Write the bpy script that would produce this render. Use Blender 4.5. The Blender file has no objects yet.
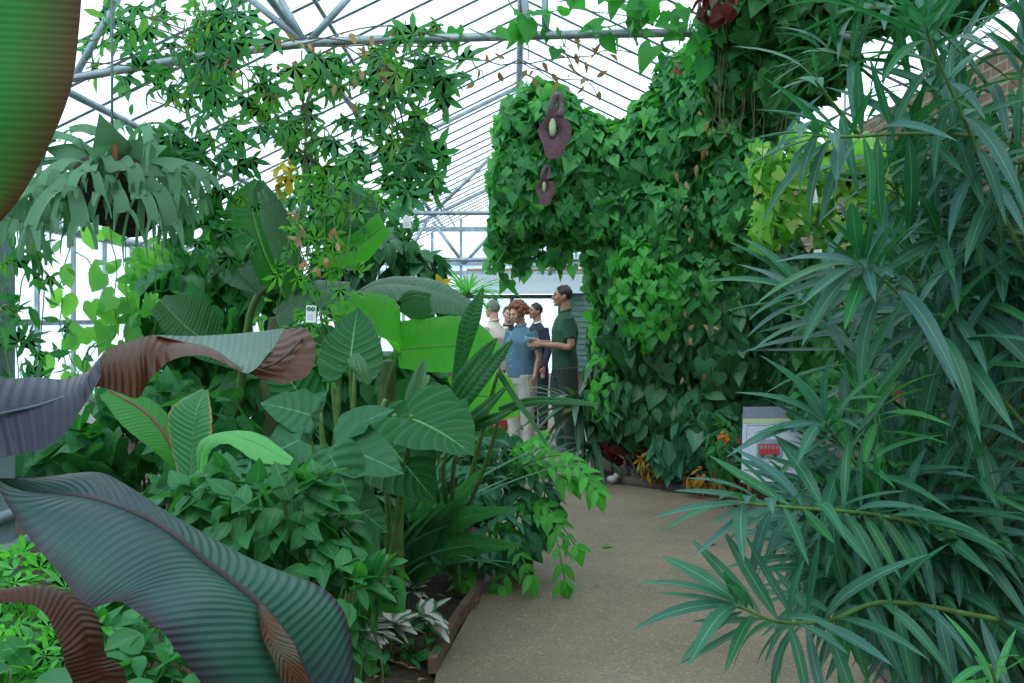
import bpy, math, random
import numpy as np
from mathutils import Vector, Matrix

# ------------------------------------------------------------------ camera, sky, exposure
F = 35.0 / 36.0 * 1024.0          # focal length in pixels
EYE = 1.5                         # camera height
HX, HY = 512.0, 318.0             # where the horizon and the length of the house vanish
scn = bpy.context.scene
cam_d = bpy.data.cameras.new('camera'); cam_d.lens = 35; cam_d.sensor_width = 36
cam_d.shift_y = -(341.5 - HY) / 1024.0
cam_d.clip_start = 0.05; cam_d.clip_end = 300
cam = bpy.data.objects.new('camera', cam_d); scn.collection.objects.link(cam)
cam.location = (0, 0, EYE); cam.rotation_euler = (math.radians(90), 0, 0)
scn.camera = cam
w = bpy.data.worlds.new('sky'); scn.world = w; w.use_nodes = True
bg = w.node_tree.nodes['Background']
bg.inputs[0].default_value = (0.76, 0.92, 1.0, 1); bg.inputs[1].default_value = 2.9
sun_d = bpy.data.lights.new('sun', 'SUN'); sun_d.energy = 1.5; sun_d.angle = math.radians(28); sun_d.color = (1.0, .98, .93)
sun = bpy.data.objects.new('sun', sun_d); scn.collection.objects.link(sun); sun.rotation_euler = (math.radians(34), math.radians(-14), 0)
scn.view_settings.view_transform = 'Standard'; scn.view_settings.look = 'None'
scn.view_settings.gamma = 1; scn.view_settings.use_curve_mapping = False
scn.view_settings.exposure = -0.6

C = scn.collection

def P(px, py, Y):
    """a point the photograph shows at (px, py), Y metres down the house"""
    return np.array([(px - HX) * Y / F, Y, EYE + (HY - py) * Y / F])

# ------------------------------------------------------------------ helpers
def tag(o, label=None, cat=None, group=None, kind=None):
    if label: o['label'] = label
    if cat: o['category'] = cat
    if group: o['group'] = group
    if kind: o['kind'] = kind
    return o

def empty(name, loc, label, cat, group=None):
    o = bpy.data.objects.new(name, None); C.objects.link(o)
    o.location = tuple(float(v) for v in loc); o.empty_display_size = 0.1
    return tag(o, label, cat, group)

def org(o):
    """world position of the thing an object belongs to"""
    while o is not None and o.parent is not None: o = o.parent
    return np.array(o.location) if o is not None else np.zeros(3)

def nrm(v):
    v = np.asarray(v, float); l = np.linalg.norm(v)
    return v / l if l > 1e-9 else np.array([0, 0, 1.0])

def frame(d, n):
    y = nrm(d); n = np.asarray(n, float); n = n - y * np.dot(n, y)
    if np.linalg.norm(n) < 1e-4: n = np.cross(y, [1, 0.3, 0.2])
    z = nrm(n); x = np.cross(y, z)
    return np.array([x, y, z])          # rows: local x, y, z in world

def crom(pts, n):
    """smooth curve through the points"""
    p = np.asarray(pts, float)
    if len(p) == 2: return p[0] + (p[1] - p[0]) * np.linspace(0, 1, n)[:, None]
    q = np.vstack([2 * p[0] - p[1], p, 2 * p[-1] - p[-2]])
    out = []
    for t in np.linspace(0, len(p) - 1 - 1e-9, n):
        i = int(t); u = t - i
        a, b, c, d = q[i], q[i + 1], q[i + 2], q[i + 3]
        out.append(0.5 * (2 * b + (c - a) * u + (2 * a - 5 * b + 4 * c - d) * u * u + (3 * b - a - 3 * c + d) * u ** 3))
    return np.array(out)

class MB:
    def __init__(s): s.v = []; s.f = []; s.uv = []; s.m = []; s.n = 0
    def raw(s, v, f, uv=None, mi=0):
        v = np.asarray(v, float)
        s.v.append(v); s.uv.append(np.asarray(uv, float) if uv is not None else np.zeros((len(v), 2)))
        n = s.n; s.f += [tuple(i + n for i in q) for q in f]; s.m += [mi] * len(f); s.n += len(v)
        return s
    def leaves(s, T, pos, frames, scale, mi=0):
        tv, tf, tuv = T
        pos = np.asarray(pos); n = len(pos)
        if n == 0: return s
        fr = np.asarray(frames); sc = np.asarray(scale, float)
        V = np.einsum('kj,njl->nkl', tv, fr) * sc[:, None, None] + pos[:, None, :]
        k = len(tv); base = s.n
        for i in range(n):
            o = base + i * k
            s.f += [tuple(a + o for a in q) for q in tf]
        s.m += [mi] * (len(tf) * n)
        s.v.append(V.reshape(-1, 3)); s.uv.append(np.tile(tuv, (n, 1))); s.n += n * k
        return s
    def tube(s, pts, r, n=6, mi=0, sm=0, cap=True, squash=1.0, side=None):
        p = np.asarray(pts, float)
        if sm: 
            rr = r
            p = crom(p, sm)
            if hasattr(r, '__len__'): r = np.interp(np.linspace(0, 1, sm), np.linspace(0, 1, len(rr)), rr)
        m = len(p)
        r = np.full(m, r, float) if not hasattr(r, '__len__') else np.asarray(r, float)
        if len(r) != m: r = np.interp(np.linspace(0, 1, m), np.linspace(0, 1, len(r)), r)
        V = []; ref = np.array(side if side is not None else [0.13, 0.21, 0.97]); uv = []
        for i in range(m):
            t = nrm(p[min(i + 1, m - 1)] - p[max(i - 1, 0)])
            x = np.cross(t, ref)
            if np.linalg.norm(x) < 1e-3: x = np.cross(t, [1, 0, 0])
            x = nrm(x); y = np.cross(t, x)
            if side is None: ref = nrm(y * -1 if np.dot(y, ref) < 0 else y)
            for k in range(n):
                a = 2 * math.pi * k / n
                V.append(p[i] + r[i] * (x * math.cos(a) + y * math.sin(a) * squash)); uv.append((k / n, i / max(1, m - 1)))
        f = []
        for i in range(m - 1):
            for k in range(n):
                f.append((i * n + k, i * n + (k + 1) % n, (i + 1) * n + (k + 1) % n, (i + 1) * n + k))
        if cap: f.append(tuple(range(n))[::-1]); f.append(tuple((m - 1) * n + k for k in range(n)))
        return s.raw(V, f, uv, mi)
    def box(s, lo, hi, mi=0, R=None, c=None):
        lo = np.asarray(lo, float); hi = np.asarray(hi, float)
        V = np.array([[(lo, hi)[i][0], (lo, hi)[j][1], (lo, hi)[k][2]] for i in (0, 1) for j in (0, 1) for k in (0, 1)])
        if R is not None: V = V @ np.asarray(R)
        if c is not None: V = V + np.asarray(c)
        return s.raw(V, [(0, 1, 3, 2), (4, 6, 7, 5), (0, 4, 5, 1), (2, 3, 7, 6), (0, 2, 6, 4), (1, 5, 7, 3)], None, mi)
    def ball(s, c, r, n=10, m=7, mi=0, R=None):
        r = np.array(r if hasattr(r, '__len__') else (r, r, r), float); V = [(0, 0, -1)]
        for i in range(1, m):
            a = math.pi * i / m - math.pi / 2
            for k in range(n):
                b = 2 * math.pi * k / n; V.append((math.cos(a) * math.cos(b), math.cos(a) * math.sin(b), math.sin(a)))
        V.append((0, 0, 1)); V = np.array(V) * r
        if R is not None: V = V @ np.asarray(R)
        f = [(0, 1 + (k + 1) % n, 1 + k) for k in range(n)]
        for i in range(m - 2):
            for k in range(n):
                a = 1 + i * n; f.append((a + k, a + (k + 1) % n, a + n + (k + 1) % n, a + n + k))
        L = len(V) - 1; a = 1 + (m - 2) * n
        f += [(a + k, a + (k + 1) % n, L) for k in range(n)]
        return s.raw(V + np.asarray(c), f, None, mi)
    def grid(s, G, mi=0, uv=None):
        G = np.asarray(G, float); a, b = G.shape[:2]
        U = uv if uv is not None else np.array([[(j / (b - 1), i / (a - 1)) for j in range(b)] for i in range(a)])
        f = [(i * b + j, i * b + j + 1, (i + 1) * b + j + 1, (i + 1) * b + j) for i in range(a - 1) for j in range(b - 1)]
        return s.raw(G.reshape(-1, 3), f, np.asarray(U).reshape(-1, 2), mi)
    def build(s, name, mat, parent=None, smooth=True, label=None, kind=None):
        me = bpy.data.meshes.new(name)
        V = np.vstack(s.v) if s.v else np.zeros((0, 3))
        V = V - org(parent)
        me.from_pydata(V.tolist(), [], s.f)
        uvl = me.uv_layers.new(name='UVMap'); UV = np.vstack(s.uv)
        li = np.zeros(len(me.loops), dtype=np.int32); me.loops.foreach_get('vertex_index', li)
        uvl.data.foreach_set('uv', UV[li].astype(np.float32).ravel())
        for m_ in (mat if isinstance(mat, (list, tuple)) else [mat]): me.materials.append(m_)
        me.polygons.foreach_set('material_index', np.array(s.m, dtype=np.int32))
        if smooth: me.polygons.foreach_set('use_smooth', np.ones(len(me.polygons), dtype=bool))
        me.update()
        o = bpy.data.objects.new(name, me); C.objects.link(o)
        if parent is not None: o.parent = parent
        if label: o['label'] = label
        if kind: o['kind'] = kind
        return o

# ------------------------------------------------------------------ materials
def newmat(name):
    m = bpy.data.materials.new(name); m.use_nodes = True
    nt = m.node_tree; nt.nodes.clear(); return m, nt, nt.nodes, nt.links

def math_(nt, op, a, b=None, c=None):
    n = nt.nodes.new('ShaderNodeMath'); n.operation = op
    for i, v in enumerate((a, b, c)):
        if v is None: continue
        if isinstance(v, (int, float)): n.inputs[i].default_value = v
        else: nt.links.new(v, n.inputs[i])
    return n.outputs[0]

def mix_(nt, fac, a, b, mode='MIX'):
    n = nt.nodes.new('ShaderNodeMix'); n.data_type = 'RGBA'; n.blend_type = mode
    for s, v in ((0, fac), (6, a), (7, b)):
        if isinstance(v, (int, float)): n.inputs[s].default_value = v
        elif isinstance(v, tuple): n.inputs[s].default_value = (*v[:3], 1)
        else: nt.links.new(v, n.inputs[s])
    return n.outputs[2]

def plain(name, col, rough=0.6, metal=0.0, spec=0.5, noise=0.12, nscale=20, bump=0.0, col2=None):
    m, nt, N, L = newmat(name)
    out = N.new('ShaderNodeOutputMaterial'); b = N.new('ShaderNodeBsdfPrincipled')
    b.inputs['Roughness'].default_value = rough; b.inputs['Metallic'].default_value = metal
    b.inputs['Specular IOR Level'].default_value = spec
    tc = N.new('ShaderNodeTexCoord'); nz = N.new('ShaderNodeTexNoise'); nz.inputs['Scale'].default_value = nscale
    nz.inputs['Detail'].default_value = 5
    L.new(tc.outputs['Object'], nz.inputs['Vector'])
    c2 = col2 or tuple(max(0, c * (1 - noise * 3)) for c in col)
    rm = N.new('ShaderNodeMapRange'); rm.inputs[1].default_value = .35; rm.inputs[2].default_value = .65
    L.new(nz.outputs[0], rm.inputs[0])
    L.new(mix_(nt, rm.outputs[0], c2, col), b.inputs['Base Color'])
    if bump:
        bp = N.new('ShaderNodeBump'); bp.inputs['Strength'].default_value = bump; bp.inputs['Distance'].default_value = 0.01
        L.new(nz.outputs[0], bp.inputs['Height']); L.new(bp.outputs[0], b.inputs['Normal'])
    L.new(b.outputs[0], out.inputs[0]); return m

def leafmat(name, cols, rough=0.42, spec=0.45, trans=0.32, tcol=None, mid=None, midw=0.035, veins=0, slant=5.0,
            vcol=None, vs=0.4, bump=0.35, edge=None, edgew=0.12, back=None, blotch=None, bs=4.0, bamt=0.5):
    """leaf: colour varies leaf by leaf; pale midrib and side veins from the leaf's own length and width"""
    m, nt, N, L = newmat(name)
    out = N.new('ShaderNodeOutputMaterial'); b = N.new('ShaderNodeBsdfPrincipled')
    b.inputs['Roughness'].default_value = rough; b.inputs['Specular IOR Level'].default_value = spec * .6
    cols = [(c[0] * .88, c[1] * 1.10, c[2] * .90) if c[1] > c[0] * 1.5 else c for c in cols]
    geo = N.new('ShaderNodeNewGeometry'); ramp = N.new('ShaderNodeValToRGB')
    el = ramp.color_ramp.elements
    while len(el) < len(cols): el.new(0.5)
    if len(cols) < 2: cols = [cols[0], tuple(c * 1.12 for c in cols[0])]
    for i, c in enumerate(cols):
        el[i].position = i / max(1, len(cols) - 1); el[i].color = (*c, 1)
    L.new(geo.outputs['Random Per Island'], ramp.inputs[0])
    col = ramp.outputs[0]
    uv = N.new('ShaderNodeUVMap'); sp = N.new('ShaderNodeSeparateXYZ'); L.new(uv.outputs[0], sp.inputs[0])
    du = math_(nt, 'ABSOLUTE', math_(nt, 'SUBTRACT', sp.outputs[0], 0.5))
    nz = N.new('ShaderNodeTexNoise'); nz.inputs['Scale'].default_value = bs; nz.inputs['Detail'].default_value = 4
    tc = N.new('ShaderNodeTexCoord'); L.new(tc.outputs['Object'], nz.inputs['Vector'])
    if blotch:
        rm = N.new('ShaderNodeMapRange'); rm.inputs[1].default_value = .48; rm.inputs[2].default_value = .62; rm.inputs[4].default_value = bamt
        L.new(nz.outputs[0], rm.inputs[0]); col = mix_(nt, rm.outputs[0], col, blotch)
    h = None
    if veins:
        ph = math_(nt, 'SUBTRACT', math_(nt, 'MULTIPLY', sp.outputs[1], float(veins)), math_(nt, 'MULTIPLY', du, float(slant)))
        sn = math_(nt, 'SINE', math_(nt, 'MULTIPLY', ph, 6.2832))
        h = sn
        vf = N.new('ShaderNodeMapRange'); vf.inputs[1].default_value = .6; vf.inputs[2].default_value = 1.0; vf.inputs[4].default_value = vs
        L.new(sn, vf.inputs[0]); col = mix_(nt, vf.outputs[0], col, vcol or mid or cols[-1])
    if mid:
        mf = N.new('ShaderNodeMapRange'); mf.inputs[1].default_value = midw * .5; mf.inputs[2].default_value = midw
        mf.inputs[3].default_value = 1; mf.inputs[4].default_value = 0
        L.new(du, mf.inputs[0]); col = mix_(nt, mf.outputs[0], col, mid)
    if edge:
        ef = N.new('ShaderNodeMapRange'); ef.inputs[1].default_value = .5 - edgew; ef.inputs[2].default_value = .5
        L.new(math_(nt, 'ADD', du, math_(nt, 'MULTIPLY', math_(nt, 'SUBTRACT', nz.outputs[0], .5), edgew * 1.2)), ef.inputs[0])
        col = mix_(nt, ef.outputs[0], col, edge)
    if back: col = mix_(nt, geo.outputs['Backfacing'], col, back)
    L.new(col, b.inputs['Base Color'])
    if h is not None or bump:
        bp = N.new('ShaderNodeBump'); bp.inputs['Strength'].default_value = bump; bp.inputs['Distance'].default_value = 0.004
        L.new(h if h is not None else nz.outputs[0], bp.inputs['Height']); L.new(bp.outputs[0], b.inputs['Normal'])
    tr = N.new('ShaderNodeBsdfTranslucent')
    tt = mix_(nt, 1.0, col, tcol or (2.2, 2.4, 0.9), 'MULTIPLY')
    L.new(tt, tr.inputs[0])
    mx = N.new('ShaderNodeMixShader'); mx.inputs[0].default_value = trans
    L.new(b.outputs[0], mx.inputs[1]); L.new(tr.outputs[0], mx.inputs[2]); L.new(mx.outputs[0], out.inputs[0])
    return m

def glassmat(name, tint, frost=0.0, gloss=0.06):
    m, nt, N, L = newmat(name)
    out = N.new('ShaderNodeOutputMaterial'); t = N.new('ShaderNodeBsdfTransparent'); t.inputs[0].default_value = (*tint, 1)
    g = N.new('ShaderNodeBsdfGlossy'); g.inputs['Roughness'].default_value = 0.05
    mx = N.new('ShaderNodeMixShader'); mx.inputs[0].default_value = gloss
    L.new(t.outputs[0], mx.inputs[1]); L.new(g.outputs[0], mx.inputs[2]); o = mx.outputs[0]
    if frost:
        tr = N.new('ShaderNodeBsdfTranslucent'); tr.inputs[0].default_value = (*tint, 1)
        nz = N.new('ShaderNodeTexNoise'); nz.inputs['Scale'].default_value = 1.3; nz.inputs['Detail'].default_value = 6
        tc = N.new('ShaderNodeTexCoord'); L.new(tc.outputs['Object'], nz.inputs['Vector'])
        rm = N.new('ShaderNodeMapRange'); rm.inputs[1].default_value = .35; rm.inputs[2].default_value = .65
        rm.inputs[3].default_value = frost * .8; rm.inputs[4].default_value = min(1, frost * 1.15); L.new(nz.outputs[0], rm.inputs[0])
        m2 = N.new('ShaderNodeMixShader'); L.new(rm.outputs[0], m2.inputs[0]); L.new(o, m2.inputs[1]); L.new(tr.outputs[0], m2.inputs[2]); o = m2.outputs[0]
    L.new(o, out.inputs[0]); return m

def brickmat():
    m, nt, N, L = newmat('old_brick')
    out = N.new('ShaderNodeOutputMaterial'); b = N.new('ShaderNodeBsdfPrincipled'); b.inputs['Roughness'].default_value = .9
    tc = N.new('ShaderNodeTexCoord'); mp = N.new('ShaderNodeMapping'); mp.inputs['Rotation'].default_value = (math.radians(90), 0, math.radians(90))
    sp = N.new('ShaderNodeSeparateXYZ'); L.new(tc.outputs['Object'], sp.inputs[0])
    cb = N.new('ShaderNodeCombineXYZ'); L.new(sp.outputs[1], cb.inputs[0]); L.new(sp.outputs[2], cb.inputs[1])
    br = N.new('ShaderNodeTexBrick'); br.inputs['Scale'].default_value = 1; br.inputs['Brick Width'].default_value = .225
    br.inputs['Row Height'].default_value = .075; br.inputs['Mortar Size'].default_value = .007
    br.inputs['Color1'].default_value = (.30, .15, .09, 1); br.inputs['Color2'].default_value = (.17, .10, .07, 1); br.inputs['Mortar'].default_value = (.42, .38, .31, 1)
    L.new(cb.outputs[0], br.inputs['Vector'])
    nz = N.new('ShaderNodeTexNoise'); nz.inputs['Scale'].default_value = 3; nz.inputs['Detail'].default_value = 6; L.new(tc.outputs['Object'], nz.inputs['Vector'])
    L.new(mix_(nt, math_(nt, 'MULTIPLY', nz.outputs[0], .7), br.outputs[0], (.14, .13, .08)), b.inputs['Base Color'])
    bp = N.new('ShaderNodeBump'); bp.inputs['Strength'].default_value = .6; bp.inputs['Distance'].default_value = .01; bp.invert = True
    L.new(br.outputs['Fac'], bp.inputs['Height']); L.new(bp.outputs[0], b.inputs['Normal'])
    L.new(b.outputs[0], out.inputs[0]); return m

def pathmat():
    m, nt, N, L = newmat('bonded_gravel')
    out = N.new('ShaderNodeOutputMaterial'); b = N.new('ShaderNodeBsdfPrincipled'); b.inputs['Roughness'].default_value = .75
    tc = N.new('ShaderNodeTexCoord')
    big = N.new('ShaderNodeTexNoise'); big.inputs['Scale'].default_value = 1.4; big.inputs['Detail'].default_value = 6; L.new(tc.outputs['Object'], big.inputs['Vector'])
    vo = N.new('ShaderNodeTexVoronoi'); vo.inputs['Scale'].default_value = 90; L.new(tc.outputs['Object'], vo.inputs['Vector'])
    rr = N.new('ShaderNodeMapRange'); rr.inputs[1].default_value = .3; rr.inputs[2].default_value = .7; L.new(big.outputs[0], rr.inputs[0])
    c = mix_(nt, rr.outputs[0], (.165, .128, .092), (.255, .205, .148))
    sp = N.new('ShaderNodeSeparateColor'); L.new(vo.outputs['Color'], sp.inputs[0])
    s1 = math_(nt, 'GREATER_THAN', sp.outputs[0], .9); s2 = math_(nt, 'LESS_THAN', sp.outputs[1], .15)
    c = mix_(nt, math_(nt, 'MULTIPLY', s1, .2), c, (.62, .52, .38)); c = mix_(nt, math_(nt, 'MULTIPLY', s2, .4), c, (.10, .085, .07))
    L.new(c, b.inputs['Base Color'])
    bp = N.new('ShaderNodeBump'); bp.inputs['Strength'].default_value = .3; bp.inputs['Distance'].default_value = .003
    L.new(vo.outputs['Distance'], bp.inputs['Height']); L.new(bp.outputs[0], b.inputs['Normal'])
    L.new(b.outputs[0], out.inputs[0]); return m

M = {}
M['galv'] = plain('galvanised_steel', (.36, .45, .50), rough=.45, metal=.35, noise=.12, nscale=8)
M['galv_dark'] = plain('weathered_steel', (.16, .21, .22), rough=.5, metal=.3)
M['whitepaint'] = plain('white_paint', (.75, .80, .84), rough=.5, noise=.04)
M['glass'] = glassmat('clear_glass', (.95, .98, 1.0), 0, .05)
M['frost'] = glassmat('whitened_glass', (.93, .97, 1.0), .55, .04)
M['frost_end'] = glassmat('misted_end_glass', (.84, .91, .97), .75, .04)
M['brick'] = brickmat(); M['path'] = pathmat()
M['soil'] = plain('damp_soil', (.075, .055, .04), rough=.95, noise=.2, nscale=25, bump=1.0, spec=.2)
M['outside'] = plain('pale_gravel', (.72, .74, .74), rough=.9, noise=.04, nscale=3)
M['kerb'] = plain('edging_wood', (.20, .125, .09), rough=.8, nscale=14, bump=.4)
M['kerbstone'] = plain('kerb_stone', (.17, .14, .115), rough=.9, nscale=14, bump=.5)
M['doorgreen'] = plain('green_boards', (.13, .26, .22), rough=.6, noise=.08)
M['bark'] = plain('stem_bark', (.15, .12, .075), rough=.85, nscale=40, bump=.6)
M['greenstem'] = plain('green_stem', (.11, .24, .06), rough=.5, nscale=30)
M['darkstem'] = plain('woody_green_stem', (.06, .10, .035), rough=.6, nscale=30)
M['redstem'] = plain('red_stem', (.22, .07, .05), rough=.5, nscale=30)
M['shade_core'] = plain('shade_core_brown', (.035, .028, .016), rough=.95, nscale=12, bump=1)  # dark colour of the added foliage cores, standing in for shade between leaves
M['white'] = plain('white_card', (.80, .84, .88), rough=.4, noise=.02)
M['ink'] = plain('dark_ink', (.12, .13, .15), rough=.6)
M['inkgrey'] = plain('grey_ink', (.42, .44, .48), rough=.6)
M['taggreen'] = plain('green_print', (.03, .30, .13), rough=.5)

# ------------------------------------------------------------------ leaf templates
def tmpl(rows, fold=.25, droop=.3, wave=0.0, cols=1, twist=0.0):
    """rows of (midrib y, edge x, edge y); local y runs to the tip, z is the upper side"""
    V = []; U = []; idx = []
    def z(x, y, a, t): return fold * abs(x) - droop * y * abs(y) + wave * math.sin(t * 19 + (1.7 if x > 0 else 0)) * abs(x) * a
    for (ym, xe, ye) in rows:
        row = []
        for sgn in (-1, 1):
            side = []
            for c in range(1, cols + 1):
                a = c / cols; x = sgn * xe * a; y = ym + (ye - ym) * a
                V.append((x, y, z(x, y, a, ym) + twist * x * ym)); U.append((.5 + sgn * .5 * a, ym)); side.append(len(V) - 1)
            row.append(side)
        V.append((0, ym, -droop * ym * abs(ym))); U.append((.5, ym)); idx.append((row, len(V) - 1))
    f = []
    for i in range(len(rows) - 1):
        (ra, ma), (rb, mb) = idx[i], idx[i + 1]
        for si, sgn in enumerate((-1, 1)):
            A = [ma] + ra[si]; B = [mb] + rb[si]
            for c in range(cols):
                q = (A[c], A[c + 1], B[c + 1], B[c])
                if rows[i][1] < 1e-6: q = (ma, B[c + 1], B[c])
                elif rows[i + 1][1] < 1e-6: q = (A[c], A[c + 1], mb)
                if sgn < 0: q = q[::-1]
                f.append(q)
    return (np.array(V), f, np.array(U))

def shape(wf, n, L0=0.0):
    return [(t, wf(t), t) for t in np.linspace(L0, 1, n)]

def lance(wd, droop, fold=.3, n=8, wave=0, pk=.45):
    return tmpl([(0, .012, 0)] + [(t, wd * (math.sin(math.pi * t ** (math.log(.5) / math.log(pk))) ** .8), t) for t in np.linspace(.1, .93, n - 2)] + [(1, 0, 1)], fold, droop, wave)

OVATE = [tmpl([(0, .02, 0), (.12, .2, .1), (.32, .31, .32), (.55, .29, .56), (.8, .14, .82), (1, 0, 1)], f, d, .1) for f, d in ((.3, .2), (.15, .45), (.45, .1), (.1, .7))]
OVATE_N = [tmpl([(0, .02, 0), (.15, .14, .15), (.38, .2, .38), (.62, .17, .62), (.85, .07, .85), (1, 0, 1)], f, d, .1) for f, d in ((.3, .2), (.15, .45), (.4, .1), (.1, .7))]
HEART = [tmpl([(0, .20, -.17), (.06, .40, -.13), (.2, .50, .07), (.42, .44, .34), (.68, .24, .66), (.88, .08, .88), (1, 0, 1)], f, d, .15) for f, d in ((.2, .2), (.05, .45), (.4, .1), (.0, .8))]
IVY = [tmpl([(0, .18, -.15), (.05, .34, -.08), (.2, .30, .12), (.3, .56, .25), (.42, .30, .44), (.62, .25, .60), (.85, .1, .85), (1, 0, 1)], f, d, .1) for f, d in ((.2, .2), (.05, .4), (.3, .1))]
LANCE = [lance(.068, .15), lance(.077, .4), lance(.064, -.06), lance(.078, .75, n=10), lance(.06, .25, .5), lance(.084, .55, .15), lance(.073, 1.1, n=11)]
STRAP = [lance(.035, d, .5, 12, 0, .35) for d in (.2, .6, 1.0)]
PALM_L = [lance(.04, d, .4, 7) for d in (.1, .35, .6)]

def merge(parts):
    V = []; Fc = []; U = []; n = 0
    for (tv, tf, tu) in parts:
        V.append(tv); U.append(tu); Fc += [tuple(a + n for a in q) for q in tf]; n += len(tv)
    return (np.vstack(V), Fc, np.vstack(U))

def lobed(angles, lens, wd=.17, droop=.2, fold=.15):
    """a hand-shaped leaf: lobes sharing one web so it stays a single blade"""
    V = [(0, 0, 0)]; U = [(.5, 0)]; f = []; n = len(angles); ring = []
    for a, l in zip(angles, lens):
        c, s = math.cos(a), math.sin(a)
        pts = []
        for (u, v) in ((.42, -wd * .8), (.7, -wd * .85), (1.0, 0), (.7, wd * .85), (.42, wd * .8)):
            x = l * (u * s + v * c); y = l * (u * c - v * s)
            r = math.hypot(x, y)
            V.append((x, y, fold * r * .5 - droop * r * r)); U.append((.5 + v * 2.2, u)); pts.append(len(V) - 1)
        x = l * .5 * s; y = l * .5 * c
        V.append((x, y, -droop * .25 * l * l)); U.append((.5, .5)); mid = len(V) - 1
        f += [(0, mid, pts[0]), (pts[0], mid, pts[1]), (pts[1], mid, pts[2]), (pts[2], mid, pts[3]), (pts[3], mid, pts[4]), (mid, 0, pts[4])]
        ring.append(pts)
    for i in range(n - 1): f.append((0, ring[i][4], ring[i + 1][0]))
    f = [q[::-1] for q in f]
    return (np.array(V), f, np.array(U))
D = math.radians
PASSION = [lobed([D(a) for a in (-110, -55, 0, 55, 110)], (.6, .85, 1, .85, .6), .15, d) for d in (.1, .35, .6)] + \
          [lobed([D(a) for a in (-100, -50, 0, 50, 100)], (.5, .9, 1.0, .9, .5), .16, d) for d in (.0, .5)]
LOBE3 = [lobed([D(a) for a in (-70, 0, 70)], (.7, 1, .7), .25, d) for d in (.1, .4)]

def pinnate(n=6, droop=.35, wd=.17, ll=.38):
    """a leaf made of leaflets in pairs along a thin stalk"""
    parts = []
    L1 = tmpl([(0, .02, 0), (.3, wd * 1.5, .3), (.6, wd * 1.2, .6), (1, 0, 1)], .2, .25)
    def put(o, d, nn, s):
        R = frame(d, nn); parts.append((L1[0] @ R * s + np.array(o), L1[1], L1[2]))
    for i in range(n):
        t = .15 + .78 * i / n; o = (0, t, -droop * t * t); k = 1 - .45 * abs(t - .45)
        for s in (-1, 1): put(o, (s * .85, .5, -.12 - droop * t * .6), (0, droop * t * 2, 1), ll * k)
    put((0, .95, -droop * .9), (0, 1, -droop * 1.5), (0, .4, 1), ll)
    return merge(parts)
PINN = [pinnate(5, .25), pinnate(6, .55), pinnate(5, .8)]

# ------------------------------------------------------------------ foliage
class Rng(random.Random):
    def v(s, k=1.0): return np.array([s.gauss(0, 1), s.gauss(0, 1), s.gauss(0, 1)]) * k
    def pick(s, a): return a[int(s.random() * len(a))]

def B(px, py, Y, rx, ry, dz=None):
    """an ellipsoid of foliage: centre by picture position and distance, radii in picture units and metres deep"""
    return (P(px, py, Y), np.array([rx * Y / F, dz if dz is not None else (rx + ry) / 2 * Y / F, ry * Y / F]))

def blob_points(blobs, n, R, front=None, inner=0.0):
    A = np.array([(b[1][0] * b[1][2] + b[1][0] * b[1][1] + b[1][1] * b[1][2]) for b in blobs]); A = np.cumsum(A / A.sum())
    out = []; tries = 0
    while len(out) < n and tries < n * 12:
        tries += 1
        i = min(int(np.searchsorted(A, R.random())), len(blobs) - 1); c, r = blobs[i]
        d = nrm(R.v()); 
        k = 1 - inner * R.random() ** 2
        p = c + r * d * k; nn = nrm(d / r)
        if front is not None and nn[1] > front: continue
        if any(j != i and np.sum(((p - c2) / r2) ** 2) < (.72 - inner * .4) for j, (c2, r2) in enumerate(blobs)): continue
        if p[2] < 0.03: continue
        out.append((p, nn))
    return out

def scatter(mb, pts, T, size, R, down=.9, out=.4, up=.5, jit=.35, lift=.03):
    by = {}
    for (p, nn) in pts:
        k = int(R.random() * len(T)); s = size[0] + (size[1] - size[0]) * R.random() ** 1.3
        tang = np.array([0, 0, -1.0]) - nn * (-nn[2])
        d = tang * down + nn * out + R.v(jit) ; n_ = nn * .8 + np.array([0, 0, up]) + R.v(jit * .8)
        by.setdefault(k, []).append((p + nn * lift * R.random() - nrm(d) * s * .4, frame(d, n_), s))
    for k, L in by.items():
        mb.leaves(T[k], [a[0] for a in L], [a[1] for a in L], [a[2] for a in L])

def mass(name, parent, blobs, n, T, size, mat, seed, down=.9, out=.4, up=.5, jit=.35, front=.45, inner=.25, stuff=False, label=None):
    R = Rng(seed); mb = MB(); scatter(mb, blob_points(blobs, n, R, front, inner), T, size, R, down, out, up, jit)
    return mb.build(name, mat, parent, label=label)

def stems(name, parent, base, blobs, n, r, mat, seed, spread=.15):
    R = Rng(seed)
    for i in range(n):
        c, rr = blobs[i % len(blobs)]
        e = c + rr * np.clip(R.v(.45), -.85, .85); b0 = np.array(base) + np.array([R.uniform(-1, 1) * spread, R.uniform(-1, 1) * spread, 0])
        m1 = b0 + (e - b0) * .5 + R.v(.05) + np.array([0, 0, .06])
        MB().tube([b0, m1, e], [r, r * .75, r * .35], 6, sm=9).build(name, mat, parent)

def plant(name, label, cat, base, blobs, n, T, size, mat, seed, nst=8, sr=.008, smat='greenstem', group=None, **kw):
    e = empty(name, base, label, cat, group)
    mass('foliage', e, blobs, n, T, size, mat, seed, **kw)
    if nst: stems('stem', e, base, blobs, nst, sr, M[smat], seed + 7, kw.get('spread', .1) if False else .12)
    return e

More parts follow.
